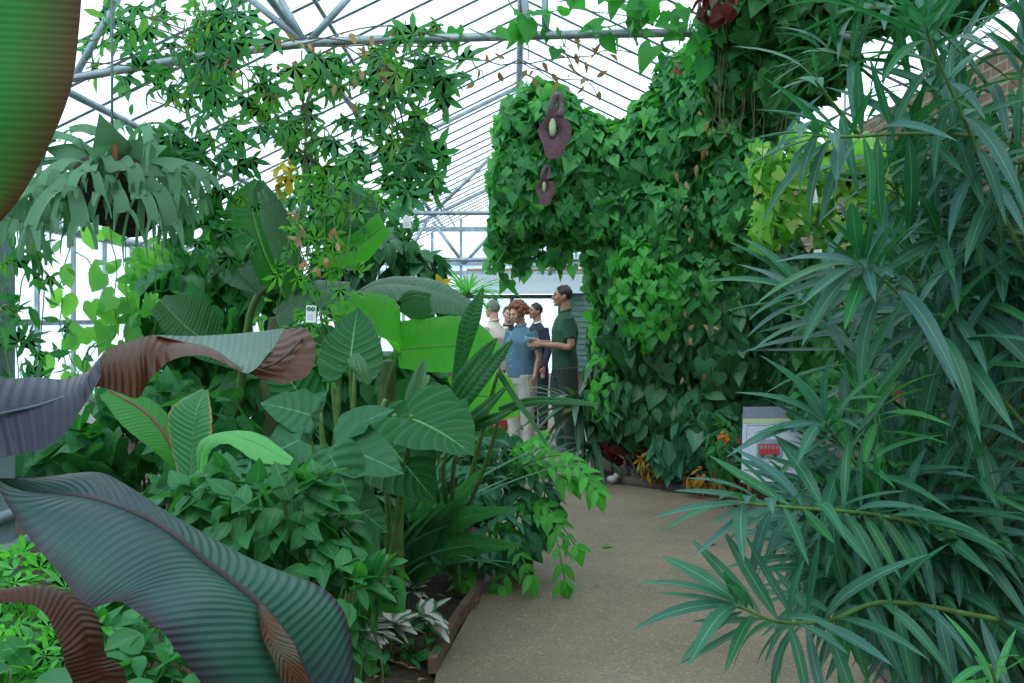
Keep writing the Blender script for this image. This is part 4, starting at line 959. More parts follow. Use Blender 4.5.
# spider palm, yellow flower and pale umbrella leaves at the far end
def rosette(name, label, base, n, L, T, mat, seed, up=(.2, 1.2), spread=1.0, cat='plant', trunk=None, leafname='leaf_blades', size_j=.25, e=None):
    e = e or empty(name, base if trunk is None else trunk, label, cat); R = Rng(seed); by = {}
    for i in range(n):
        a = R.uniform(0, 6.283); d = np.array([math.cos(a) * spread, math.sin(a) * spread, R.uniform(*up)]); k = int(R.random() * len(T))
        by.setdefault(k, []).append((np.array(base) + R.v(.01), frame(d, np.array([-d[0] * .3, -d[1] * .3, 1.0]) + R.v(.1)), L * R.uniform(1 - size_j, 1 + size_j)))
    mb = MB()
    for k, q_ in by.items(): mb.leaves(T[k], [a[0] for a in q_], [a[1] for a in q_], [a[2] for a in q_])
    mb.build(leafname, mat, e)
    if trunk is not None: MB().tube([trunk, (np.array(trunk) + np.array(base)) / 2 + np.array([.02, 0, 0]), base], [.03, .02, .015], 8, sm=8).build('stem', M['bark'], e)
    return e
b9 = P(468, 294, 9.0); rosette('dragon_tree', 'spiky narrow-leaved plant in front of the far end, beside the yellow flower', b9, 60, .36, PALM_L, LIGHT, 91, up=(-.2, 1.3), trunk=(b9[0], 9.0, 0))
b9 = P(412, 256, 8.6); rosette('umbrella_plant', 'young plant with pale parasol-like leaves against the roof glass', b9, 14, .26, OVATE_N, leafmat('pale_olive', [(.16, .27, .10), (.22, .30, .10)], trans=.45), 92, up=(-.7, .4), trunk=(b9[0], 8.6, 0))
yf = empty('flowering_plant', P(440, 288, 7.0) * np.array([1, 1, 0]), 'tall thin plant topped by a single yellow flower', 'plant')
MB().tube([(P(440, 0, 7)[0], 7.0, 0), P(438, 380, 7), P(441, 292, 7)], .008, 6, sm=10).build('stem', M['greenstem'], yf)
mb = MB(); c = P(441, 285, 6.95)
for i in range(7):
    a = i * 6.283 / 7; d = np.array([math.cos(a), -.35, math.sin(a) * .9 - .25]); mb.leaves(OVATE[1], [c], [frame(d, [0, -1, .3])], [.08])
fo = mb.build('flower', YELL, yf); MB().ball(c + np.array([0, -.02, 0]), .014).build('stamen', ORNG, fo)
mass('foliage', yf, [B(443, 312, 7.0, 16, 10, .12)], 60, OVATE_N, (.09, .15), MIDG, 93)

# ------------------------------------------------------------------ large backlit banana leaves
gb_ = empty('banana_plant', (-.75, 5.9, 0), 'banana plant with wide bright green leaves lit from behind, left of the people', 'plant')
MB().tube([(-.75, 5.9, 0), (-.75, 5.9, .7), (-.72, 5.8, 1.25)], [.09, .075, .04], 12, sm=12).build('trunk', plain('pale_green_trunk', (.15, .20, .08), nscale=10), gb_)
bigleaf(gb_, [(398, 350, 5.5), (430, 347, 5.4), (470, 346, 5.35), (508, 352, 5.3)], [(396, 322, 5.6), (425, 318, 5.6), (470, 318, 5.5), (506, 350, 5.32)], [(400, 368, 5.35), (430, 372, 5.3), (475, 370, 5.25), (509, 354, 5.3)], EARB, rib=.006)
bigleaf(gb_, [(400, 355, 5.4), (375, 325, 5.4), (350, 300, 5.5)], [(396, 342, 5.3), (340, 322, 5.3), (328, 305, 5.5)], [(402, 340, 5.5), (395, 300, 5.6), (352, 290, 5.6)], EARB)
bigleaf(gb_, [(455, 395, 5.3), (475, 395, 5.2), (500, 400, 5.2), (520, 412, 5.15)], [(448, 378, 5.3), (475, 362, 5.3), (508, 376, 5.25), (522, 410, 5.15)], [(452, 405, 5.25), (478, 418, 5.15), (502, 420, 5.1), (519, 416, 5.1)], leafmat('backlit_yellow_edged', [(.10, .36, .03)], trans=.5, tcol=(1.7, 2.1, .6), veins=20, slant=1.5, vcol=(.14, .36, .05), edge=(.42, .34, .05), edgew=.05), gb_ and 'bright green leaf with a ragged yellow edge')
bigleaf(gb_, [(345, 300, 6.0), (380, 284, 6.0), (430, 288, 5.9), (478, 308, 5.8)], [(350, 298, 6.1), (385, 278, 6.15), (435, 280, 6.05), (480, 306, 5.85)], [(352, 305, 5.8), (390, 300, 5.7), (430, 312, 5.7), (476, 316, 5.75)], BIGG)
bigleaf(gb_, [(402, 302, 5.7), (415, 296, 5.65), (430, 298, 5.6)], [(398, 300, 5.7), (410, 290, 5.7), (432, 294, 5.6)], [(400, 312, 5.65), (418, 322, 5.6), (432, 312, 5.55)], BIGD)
bigleaf(gb_, [(275, 315, 5.7), (310, 292, 5.7), (350, 286, 5.7)], [(272, 310, 5.8), (310, 282, 5.85), (352, 282, 5.8)], [(280, 330, 5.6), (318, 310, 5.55), (352, 296, 5.6)], BIGG)
MB().tube(PP([(399, 352, 5.45), (385, 400, 5.6), (375, 480, 5.8)]), [.014, .02, .03], 8, sm=12).build('stalk', M['greenstem'], gb_)

# ------------------------------------------------------------------ elephant ears
ee = empty('elephant_ear', (-.62, 4.55, 0), 'clump of elephant ears with huge ribbed dark green leaves in the left bed', 'plant')
def earpart(att, tip, nv, wdt, base, droop=.2, wave=.14, fold=.12, label=None, mat=None):
    a = P(*att); t = P(*tip); mb = MB(); ear(mb, a, t, nv, wdt, fold, droop, wave); o = mb.build('leaf', mat or EARM, ee, label=label)
    b_ = np.array(base); mb = MB(); mb.tube([b_, b_ + (a - b_) * .5 + np.array([.02, 0, .04]), a + np.array([0, .01, -.03]), a], [.022, .016, .010, .007], 8, sm=16); mb.build('stalk', M['greenstem'], o)
BE = (-.62, 4.55, .02)
earpart((410, 418, 4.0), (474, 456, 3.75), (.25, -.8, .75), .95, BE)
earpart((350, 364, 4.3), (358, 308, 4.45), (.0, -1, .25), .85, (-.72, 4.55, .02), fold=.05)
earpart((385, 440, 4.2), (436, 502, 4.0), (-.15, -.95, .4), .85, (-.6, 4.6, .02))
earpart((300, 395, 4.5), (268, 350, 4.5), (.1, -1, .4), .8, (-.8, 4.6, .02))
earpart((330, 350, 4.8), (280, 330, 4.8), (.1, -.8, .7), .8, (-.8, 4.7, .02))
# furled spear leaf and pale underside leaf
bigleaf(ee, [(408, 445, 4.4), (416, 400, 4.4), (424, 362, 4.4)], [(404, 445, 4.4), (405, 395, 4.4), (422, 358, 4.4)], [(411, 446, 4.4), (424, 405, 4.35), (427, 360, 4.4)], BIGG, sag=.3)
bigleaf(ee, [(368, 385, 4.1), (360, 368, 4.1), (356, 354, 4.15)], [(362, 380, 4.1), (350, 366, 4.1), (353, 353, 4.15)], [(372, 382, 4.1), (368, 366, 4.1), (360, 354, 4.15)], BIGG, sag=.3)
mb = MB()
for (x, y, Y, x2, y2) in ((340, 365, 4.3, 335, 480), (355, 370, 4.3, 350, 500), (395, 415, 4.1, 365, 520), (385, 400, 4.2, 345, 510), (428, 375, 4.4, 400, 500), (320, 410, 4.3, 330, 520)): mb.tube([P(x, y, Y), P((x + x2) / 2, (y + y2) / 2, 4.35), P(x2, y2, 4.45), (P(x2, y2, 4.5)[0] * .9 - .05, 4.55, .02)], [.010, .014, .018, .024], 8, sm=14)
mb.build('stalk', M['greenstem'], ee)

# bird-of-paradise paddles
bop = empty('bird_of_paradise', (-.25, 5.3, 0), 'bird-of-paradise plant with stiff dark paddle leaves pointing towards the people', 'plant')
for S_, L_, R_ in (([(450, 410, 4.9), (462, 360, 4.85), (472, 320, 4.8), (483, 288, 4.8)], [(448, 410, 4.9), (450, 362, 4.9), (458, 318, 4.9), (482, 286, 4.8)], [(453, 410, 4.9), (470, 362, 4.8), (486, 318, 4.75), (485, 290, 4.8)]),
                   ([(440, 420, 4.8), (462, 385, 4.7), (485, 355, 4.7), (497, 338, 4.7)], [(438, 418, 4.8), (452, 372, 4.75), (478, 345, 4.75), (496, 337, 4.7)], [(442, 423, 4.8), (466, 398, 4.65), (490, 366, 4.65), (498, 340, 4.7)]),
                   ([(445, 430, 4.6), (470, 395, 4.5), (495, 362, 4.5), (512, 340, 4.5)], [(443, 428, 4.6), (462, 386, 4.55), (485, 358, 4.55), (511, 338, 4.5)], [(448, 432, 4.6), (476, 404, 4.45), (504, 366, 4.45), (514, 342, 4.5)]),
                   ([(455, 430, 4.5), (480, 412, 4.4), (505, 388, 4.4)], [(453, 428, 4.5), (474, 406, 4.45), (503, 386, 4.4)], [(458, 434, 4.5), (486, 420, 4.35), (507, 391, 4.4)]),
                   ([(465, 428, 4.5), (490, 420, 4.4), (512, 410, 4.4)], [(463, 424, 4.5), (488, 414, 4.45), (511, 408, 4.4)], [(466, 434, 4.5), (494, 428, 4.35), (513, 413, 4.4)])):
    L_ = [tuple(a_ + (b__ - a_) * .62 for a_, b__ in zip(sp, lp)) for sp, lp in zip(S_, L_)]; R_ = [tuple(a_ + (b__ - a_) * .62 for a_, b__ in zip(sp, rp)) for sp, rp in zip(S_, R_)]
    bigleaf(bop, S_, L_, R_, BIGD, sag=.5, rib=.004)
for S_, wd in (([(500, 412, 4.7), (530, 402, 4.6), (565, 402, 4.5), (598, 406, 4.4)], 5), ([(498, 372, 4.6), (512, 395, 4.5), (530, 420, 4.4), (545, 445, 4.3)], 4.5)):
    bigleaf(bop, S_, [(a, b_ - wd * (1 - (i / 3) ** 2 * .9), c + .03) for i, (a, b_, c) in enumerate(S_)], [(a, b_ + wd * (1 - (i / 3) ** 2 * .9), c - .03) for i, (a, b_, c) in enumerate(S_)], BIGD, sag=.4, rib=.003)
mb = MB()
for (x, y, Y) in ((450, 410, 4.9), (440, 420, 4.8), (445, 430, 4.6), (455, 430, 4.5), (465, 428, 4.5), (500, 412, 4.7), (498, 372, 4.6)): mb.tube([P(x, y, Y), P(x - 12, y + 45, Y + .15), (-.3, 5.2, .3), (-.28, 5.3, .0)], [.008, .011, .014, .016], 7, sm=12)
mb.build('stalk', M['greenstem'], bop)

# ------------------------------------------------------------------ leaves on the left, nearer
yb = empty('young_banana', (-1.15, 3.75, 0), 'young banana with one pale curled leaf and one brown-edged leaf beside a red stem', 'plant')
bigleaf(yb, [(200, 470, 3.6), (205, 445, 3.55), (225, 437, 3.5), (255, 443, 3.4), (292, 462, 3.3)], [(197, 472, 3.6), (200, 443, 3.6), (228, 432, 3.55), (262, 436, 3.5), (294, 458, 3.32)], [(206, 474, 3.55), (210, 452, 3.5), (228, 444, 3.4), (258, 462, 3.3), (290, 465, 3.28)], leafmat('pale_banana_blade', [(.13, .36, .13)], trans=.35, veins=30, slant=1, vcol=(.16, .40, .16), vs=.3, bump=.15), 'pale bright green curled leaf', sag=.2)
bigleaf(yb, [(190, 500, 3.7), (193, 450, 3.7), (196, 415, 3.7), (205, 390, 3.75)], [(187, 500, 3.7), (172, 450, 3.75), (170, 410, 3.8), (202, 388, 3.78)], [(193, 500, 3.7), (208, 455, 3.6), (212, 420, 3.6), (208, 390, 3.72)], leafmat('brown_edged', [(.04, .16, .07)], trans=.3, veins=20, vcol=(.08, .24, .10), edge=(.38, .22, .08), edgew=.07), 'upright leaf with a scorched brown edge')
bigleaf(yb, [(180, 470, 3.8), (168, 440, 3.8), (145, 412, 3.8), (108, 390, 3.8)], [(176, 470, 3.8), (150, 448, 3.75), (122, 425, 3.75), (100, 396, 3.78)], [(184, 468, 3.85), (178, 432, 3.9), (155, 402, 3.9), (112, 386, 3.85)], leafmat('young_banana_blade', [(.05, .19, .05)], trans=.35, veins=26, vcol=(.06, .23, .06), vs=.3, bump=.2), 'long leaf with a red midrib', ribmat='redstem', rib=.008)
MB().tube(PP([(180, 466, 3.8), (188, 500, 3.78), (192, 560, 3.75)]) + [np.array([-1.2, 3.75, 0])], [.010, .013, .016, .02], 8, sm=14).build('stalk', M['redstem'], yb)
MB().tube(PP([(200, 470, 3.6), (197, 500, 3.65), (195, 560, 3.7)]) + [np.array([-1.15, 3.75, 0])], [.012, .02, .028, .035], 8, sm=14).build('stalk', M['greenstem'], yb)

def leafy(name, label, base, items, mat, T, seed=0, group=None):
    """plant with individually placed leaves: (x, y, Y, length px, heading degrees, tilt)"""
    e = empty(name, base, label, 'plant', group); R = Rng(seed); mb = MB()
    for i, (x, y, Y, L, ang, tl) in enumerate(items):
        a = math.radians(ang); d = np.array([math.cos(a), -.25, -math.sin(a)]); p = P(x, y, Y); mb.leaves(T[i % len(T)], [p], [frame(d, [0, -1 + tl, tl + .1])], [L * Y / F])
        b0 = np.array(base); MB().tube([b0 + R.v(.02) * np.array([1, 1, 0]), b0 + (p - b0) * .6 + np.array([0, .03, .02]), p], [.007, .005, .003], 6, sm=9).build('stem', M['greenstem'], e)
    mb.build('foliage', mat, e); return e
BROAD = [tmpl([(0, .22, -.14), (.04, .42, -.10), (.15, .50, .05), (.3, .50, .25), (.5, .40, .48), (.65, .34, .62), (.8, .2, .8), (1, 0, 1)], f, d, .12, cols=3) for f, d in ((.12, .15), (.0, .4), (.22, .25))]
BROADM = leafmat('broad_soft_leaf', [(.028, .105, .055), (.035, .13, .07), (.03, .11, .065)], rough=.5, spec=.4, trans=.22, mid=(.10, .28, .16), midw=.02, veins=6, slant=2.5, vcol=(.04, .15, .08), vs=.4, bump=.4)
leafy('broad_leaved_plant', 'soft grey-green plant with wide toothed leaves below the elephant ears', (-.75, 3.6, 0), [(335, 445, 3.4, 75, 15, .5), (300, 440, 3.6, 60, 160, .5), (345, 435, 3.5, 55, -40, .6), (310, 415, 3.7, 50, 200, .4), (330, 455, 3.3, 60, 60, .4), (280, 450, 3.5, 50, 120, .5), (300, 430, 3.8, 48, -60, .5), (345, 500, 3.4, 50, 30, .3), (310, 490, 3.5, 48, 60, .4), (280, 480, 3.5, 44, 150, .4)], BROADM, BROAD, 101)
leafy('broad_leaved_plant', 'dark broad-leaved plant deep in shade under the elephant ears', (-.8, 4.1, 0), [(x, y, 4.0, L, a, .35) for x, y, L, a in ((320, 520, 50, 70), (345, 510, 48, 40), (300, 540, 46, 100), (355, 540, 44, 60), (280, 520, 46, 130), (330, 560, 40, 80), (260, 540, 44, 100))], DARK, BROAD, 102)

plant('ovate_shrub', 'bushy shrub with oval pointed leaves right of the big ribbed leaf', 'plant', (-.85, 2.9, 0), [B(300, 510, 2.9, 40, 32, .15), B(260, 520, 2.9, 45, 35, .15), B(220, 500, 3.0, 40, 25, .15), B(320, 550, 2.9, 40, 30, .15)], 260, OVATE, (.07, .13), leafmat('ovate_shrub_green', [(.028, .125, .045), (.045, .17, .07), (.03, .13, .06)], mid=(.08, .26, .10)), 111, nst=22, sr=.005, down=.5, out=.7, up=.9, front=.5)
plant('ovate_shrub', 'bushy shrub with bright oval leaves at the bottom, beside the pink and white leaves', 'plant', (-.52, 2.75, 0), [B(338, 592, 2.75, 38, 30, .15), B(305, 640, 2.7, 45, 40, .15), B(335, 660, 2.8, 26, 30, .12), B(372, 582, 2.85, 20, 14, .1)], 220, OVATE, (.06, .12), leafmat('ovate_shrub_bright', [(.03, .15, .05), (.05, .20, .065), (.035, .15, .06)], mid=(.10, .30, .12)), 112, nst=22, sr=.005, down=.4, out=.7, up=.9, front=.5)
plant('groundcover', 'low nettle-like leaves under the big ribbed leaf at the bottom left', 'plant', (-.85, 2.0, 0), [B(150, 665, 2.1, 55, 35, .15), B(220, 660, 2.1, 50, 40, .15), B(90, 655, 2.1, 45, 35, .15), B(270, 660, 2.2, 40, 45, .15), B(190, 610, 2.3, 80, 30, .2), B(300, 700, 2.1, 40, 30, .15)], 520, OVATE + OVATE_N, (.045, .095), leafmat('nettle_green', [(.035, .16, .06), (.05, .21, .07), (.06, .20, .10)]), 113, nst=30, sr=.003, down=.3, out=.6, up=1.0, front=.5)
plant('groundcover', 'fresh lobed light green leaves at the left edge, above the dry brown leaf', 'plant', (-1.2, 2.3, 0), [B(30, 590, 2.3, 40, 35, .15), B(10, 640, 2.2, 50, 35, .15), B(60, 580, 2.4, 25, 20, .1), B(50, 660, 2.0, 60, 30, .15), B(-30, 580, 2.4, 40, 40, .15)], 380, LOBE3 + PASSION[:2], (.04, .075), LIGHT, 114, nst=22, sr=.003, down=.3, out=.5, up=1.0, front=.5)
leafy('broad_leaved_plant', 'low plant with long pointed blue-green leaves in the bottom left corner', (-1.0, 1.9, 0), [(30, 690, 1.8, 60, -25, .7), (40, 680, 1.8, 55, 10, .7), (10, 670, 1.8, 40, 170, .7), (60, 690, 1.8, 50, -50, .7), (0, 640, 1.9, 45, 30, .7), (120, 690, 1.8, 45, -20, .7), (105, 650, 1.9, 45, -30, .6)], MIDG, OVATE, 103)

# bird's-nest fern straps, sword leaves and blue-green shrub by the path
bn = empty('birds_nest_fern', (-.45, 5.0, 0), "strap-leaved bird's nest fern beside the path edge, below the elephant ears", 'plant')
R = Rng(121); NB = P(415, 590, 5.0)
for (tx, ty, mx, my, w_) in ((512, 508, 450, 520, 14), (520, 545, 460, 545, 14), (480, 470, 440, 520, 13), (400, 480, 408, 530, 12), (430, 488, 420, 530, 14), (455, 500, 430, 530, 13), (370, 500, 390, 545, 12), (350, 540, 380, 560, 11)):
    S_ = [(413, 588, 5.0), ((413 + mx) / 2, (588 + my) / 2 - 5, 4.95), (mx, my, 4.9), (tx, ty, 4.75)]
    dx, dy = tx - 413, ty - 588; l = math.hypot(dx, dy); nx, ny = -dy / l, dx / l
    L_ = [(a + nx * w_ * k, b_ + ny * w_ * k, c + .04) for (a, b_, c), k in zip(S_, (.2, .7, 1.0, .12))]; R_ = [(a - nx * w_ * k, b_ - ny * w_ * k, c - .03) for (a, b_, c), k in zip(S_, (.2, .7, 1.0, .12))]
    bigleaf(bn, S_, L_, R_, leafmat('fern_strap', [(.04, .17, .08), (.06, .21, .12)], rough=.4, trans=.3, veins=30, slant=1, vcol=(.06, .22, .10), mid=(.05, .12, .06), midw=.02), sag=.15, rib=.003, n=20, cols=4)
swt = STRAP
rosette('sword_leaf_plant', 'thin arching grass-like leaves hanging over the soil behind the wooden edging', P(385, 592, 4.9), 46, .75, STRAP, BLUEG, 122, up=(1.2, 4.5), spread=.8)
rosette('sword_leaf_plant', 'thin pale strap leaves arching towards the path edge', P(440, 570, 4.9), 9, .42, STRAP, BLUEG, 123, up=(.3, 1.2))
plant('pathside_shrub', 'bushy blue-green shrub leaning on the path between the fern and the light green shrub', 'plant', (-.05, 5.9, 0), [B(480, 490, 5.7, 40, 35, .25), B(500, 530, 5.6, 45, 35, .25), B(460, 540, 5.5, 35, 25, .2), B(500, 460, 5.9, 30, 20, .2), B(530, 500, 5.7, 28, 45, .2)], 560, OVATE + OVATE_N, (.08, .15), BLUEG, 131, nst=22, sr=.006, smat='bark', down=.5, out=.6, up=.8, front=.55)
pn = empty('pinnate_shrub', (.12, 5.8, 0), 'bright lime-green shrub with paired leaflets arching over the path', 'plant')
mb = MB(); sb_ = MB(); R = Rng(132)
sh_ = [((510, 470), (560, 455), (590, 478)), ((500, 480), (535, 465), (568, 480)), ((510, 500), (545, 505), (575, 545)), ((490, 520), (510, 535), (530, 575)), ((505, 530), (520, 550), (500, 585)), ((480, 530), (470, 560), (465, 580)), ((520, 510), (550, 520), (565, 580)), ((515, 470), (520, 450), (535, 440)), ((540, 468), (575, 468), (596, 490))]
for i, (a, b_, c_) in enumerate(sh_):
    Y = 5.6 - .25 * R.random(); cv = crom([P(*a, Y + .1), P(*b_, Y), P(*c_, Y - .1)], 9); sb_.tube([np.array([.12, 5.8, 0]), P(a[0] - 10, a[1] + 30, Y + .15), cv[0]], .006, 6, sm=8); sb_.tube(cv, .004, 5)
    for j in range(1, 9):
        tn = nrm(cv[j] - cv[j - 1])
        for s in (-1, 1):
            sd = np.cross(tn, [0, -.5, .9]); d = sd * s * .9 + tn * .6 + np.array([0, -.1, -.12]) + R.v(.15); mb.leaves(OVATE_N[j % 4], [cv[j]], [frame(d, np.array([0, -.7, .8]) + R.v(.2))], [R.uniform(.08, .125)])
    mb.leaves(OVATE[1], [cv[-1]], [frame(cv[-1] - cv[-2] + np.array([0, 0, -.02]), [0, -.6, .8])], [.12])
mb.build('foliage', leafmat('lime_leaflet', [(.05, .24, .05), (.10, .37, .07), (.07, .30, .06)], rough=.5, trans=.35, mid=(.16, .42, .1), midw=.04, bump=.2), pn); sb_.build('stem', M['greenstem'], pn)
# variegated pink and white leaves
R = Rng(141)
for i, (x, y, Y) in enumerate(((380, 640, 4.75), (408, 640, 4.8), (392, 662, 4.3), (425, 660, 4.4), (365, 668, 4.2))):
    b0 = P(x, y, Y); b0[2] = .02
    lab = ['variegated pink and white foliage plant at the back of its clump', 'variegated white-splashed plant nearest the wooden edging board end', 'variegated pink-leaved plant in the middle of its clump', 'variegated plant touching the wooden edging board', 'variegated plant half under the bright oval-leaved shrub'][i]
    e = rosette('polka_dot_plant', lab, b0 + np.array([0, 0, .15]), 22, .115, OVATE, VARI, 142 + i, up=(-.1, .9), cat='plant', leafname='foliage', e=empty('polka_dot_plant', b0, lab, 'plant', 'variegated plants by the edging board'))
    MB().tube([b0, b0 + np.array([0, 0, .15])], .006, 6).build('stem', M['greenstem'], e)
    mass('underleaves', e, [(b0 + np.array([0, 0, .05]), np.array([.11, .11, .06]))], 16, OVATE, (.06, .09), MIDG, 150 + i, up=1.0, down=.2)

# ------------------------------------------------------------------ right bank: plants under the curtain
rosette('strappy_plant', 'dark plant with drooping strap leaves at the foot of the curtain, right of the man', P(580, 410, 9.3), 60, .5, [lance(.075, d, .3, 9) for d in (.5, .9, 1.3)], leafmat('dusky_strap', [(.05, .10, .08), (.08, .16, .12), (.10, .19, .15)], rough=.35, spec=.6, trans=.15, mid=(.16, .26, .2), midw=.04), 161, up=(-.2, 1.4), trunk=(P(580, 410, 9.3)[0] + .03, 9.35, 0))
rosette('strappy_plant', 'second drooping strap-leaved plant, low by the kerb left of the maroon leaves', P(592, 450, 9.2), 30, .38, [lance(.09, d, .3, 9) for d in (.5, .9)], BLUEG, 162, up=(-.1, 1.2), trunk=(P(592, 450, 9.2)[0] + .05, 9.3, 0))
plant('maroon_foliage_plant', 'low plant with deep maroon leaves at the foot of the curtain', 'plant', (1.15, 9.2, 0), [B(625, 445, 9.0, 20, 18, .12), B(610, 438, 9.1, 14, 10, .1)], 90, OVATE, (.10, .17), MAROON, 163, nst=8, sr=.005, smat='redstem')
plant('croton', 'small yellow-orange leaved shrub by the kerb', 'plant', (1.28, 8.85, 0), [B(653, 465, 8.75, 12, 16, .1)], 46, OVATE_N + PASSION[:1], (.09, .15), leafmat('croton_yellow', [(.50, .30, .04), (.40, .34, .06), (.30, .16, .03)], tcol=(1.3, 1.2, .6)), 164, nst=6, sr=.005, smat='bark')
plant('croton', 'yellow-orange leaved shrub close to the information sign', 'plant', (1.75, 8.5, 0), [B(705, 478, 8.3, 22, 9, .1), B(735, 482, 8.1, 16, 8, .1)], 70, OVATE_N, (.08, .14), leafmat('croton_orange', [(.50, .28, .04), (.42, .20, .03), (.28, .24, .05)], tcol=(1.3, 1.2, .6)), 165, nst=6, sr=.005, smat='bark')
plant('kerbside_shrub', 'broad blue-green leaves spilling over the kerb in front of the curtain', 'plant', (1.45, 8.75, 0), [B(672, 450, 8.6, 20, 30, .12), B(700, 440, 8.5, 26, 26, .12), B(728, 440, 8.3, 16, 26, .1)], 120, OVATE + HEART, (.12, .22), BLUEG, 166, nst=10, sr=.006, smat='bark')
lt = plant('lantana', 'small shrub with an orange flower head just left of the sign', 'plant', (1.72, 7.9, 0), [B(725, 452, 7.9, 18, 28, .12)], 90, OVATE, (.07, .12), MIDG, 167, nst=8, sr=.005, smat='bark')
mb = MB(); R = Rng(168)
for (x, y) in ((722, 436), (726, 440)):
    for i in range(9): c = P(x, y, 7.6) + R.v(.012); mb.ball(c, .014, 6, 5)
mb.build('flower', ORNG, lt)
mb = MB()
for i in range(8): mb.leaves(OVATE[0], [P(739, 441, 7.5)], [frame(R.v() + np.array([0, -1, 0]), R.v())], [.03])
mb.build('flower', PINK, lt, label='pink flower head')
for i, (x, y, Y) in enumerate(((612, 488, 8.95), (637, 478, 9.1), (598, 486, 9.3))):
    c = P(x, y, Y); c[2] = .05
    mb = MB(); mb.ball(c, (.05, .04, .035), 8, 6); mb.ball(c + np.array([.04, 0, .03]), (.03, .03, .03), 8, 6)
    tag(mb.build('stone', plain('pale_stone', (.45, .48, .50), nscale=30)), ['pale stone lying on the kerb left of the bed corner', 'whitish stone among the maroon leaves', 'small pale stone left of the others, under the strap leaves'][i], 'stone')
plant('flowering_groundcover', 'low plants with red and yellow blossom on the bank below the sign', 'plant', (2.1, 6.8, 0), [B(800, 525, 6.8, 40, 18, .2), B(840, 530, 6.6, 40, 25, .2)], 240, OVATE, (.06, .11), DARK, 169, nst=12, sr=.004)
mb = MB(); R = Rng(170)
for i in range(34): c = P(R.uniform(770, 850), R.uniform(505, 535), 6.45) + R.v(.02); mb.leaves(OVATE[0], [c], [frame(R.v() + np.array([0, -.5, 0]), [0, -1, .5])], [.045])
tag(mb.build('blossom', leafmat('mixed_blossom', [(.60, .12, .08), (.62, .40, .06), (.45, .25, .05)], trans=.3, tcol=(1.2, 1, .7))), 'scattered red and yellow blossom on the low bank by the path', 'blossom', kind='stuff')

# pothos hanging by the brick wall
PTB = [B(775, 165, 7.3, 26, 30, .2), B(800, 155, 7.4, 34, 28, .3), B(850, 170, 7.3, 40, 32, .3), B(800, 205, 7.4, 30, 30, .25), B(850, 220, 7.4, 45, 35, .3), B(770, 225, 7.5, 20, 30, .2), B(880, 195, 7.3, 25, 30, .2)]
pt = empty('pothos', P(830, 180, 7.4), 'yellow-green trailing pothos hanging in front of the brick wall', 'plant')
mass('foliage', pt, PTB, 560, HEART, (.07, .15), LIME, 171, front=.5, inner=.6, jit=.6)
mb = MB(); mb.tube([P(845, 170, 7.4) - [0, 0, .12], P(845, 170, 7.4) + [0, 0, .12]], [.14, .19], 18); mb.build('pot', plain('dark_pot', (.02, .02, .02), rough=.5), pt)
MB().tube([P(845, 160, 7.4), (P(845, 0, 7.4)[0], 7.4, roofz(P(845, 0, 7.4)[0]))], .006, 5).build('hanging_wire', M['galv_dark'], pt)
plant('leafy_shrub', 'mid-green shrub climbing the brick wall behind the oleander', 'plant', (2.95, 7.3, 0), [B(860, 260, 7.5, 45, 40, .25), B(900, 240, 7.2, 35, 40, .2), B(830, 330, 7.6, 40, 50, .25), B(900, 340, 7.2, 45, 45, .2), B(850, 400, 7.3, 60, 40, .25)], 640, OVATE + HEART, (.09, .17), MIDG, 172, nst=18, sr=.008, smat='bark')
mb = MB(); R = Rng(173)
for i in range(60):
    y0 = R.uniform(6.3, 9.5); mb.tube([(XR - .02, y0, R.uniform(.5, 2)), (XR - .05, y0 + R.uniform(-.4, .4), R.uniform(1.5, 3)), (XR - .03, y0 + R.uniform(-.8, .8), R.uniform(2, 3.2))], R.uniform(.004, .010), 5, sm=10)
tag(mb.build('dry_creeper', M['bark']), 'bare brown creeper stems on the brick wall', 'plant')
# banana-like leaf in shade right and maroon arch
rf = plant('flowering_shrub', 'shrub carrying one red bloom behind the oleander, above the white leaflet', 'plant', (2.35, 6.2, 0), [B(895, 410, 6.2, 40, 28, .2), B(930, 370, 6.2, 35, 35, .2)], 160, OVATE, (.09, .16), DARK, 174, nst=10, sr=.006, smat='bark')
mb = MB(); c = P(900, 394, 5.7)
for i in range(12): a = i * 2.4; mb.leaves(OVATE[2], [c], [frame([math.cos(a), -.6, math.sin(a)], [0, -1, .2])], [.075])
mb.build('flower', PINK, rf)

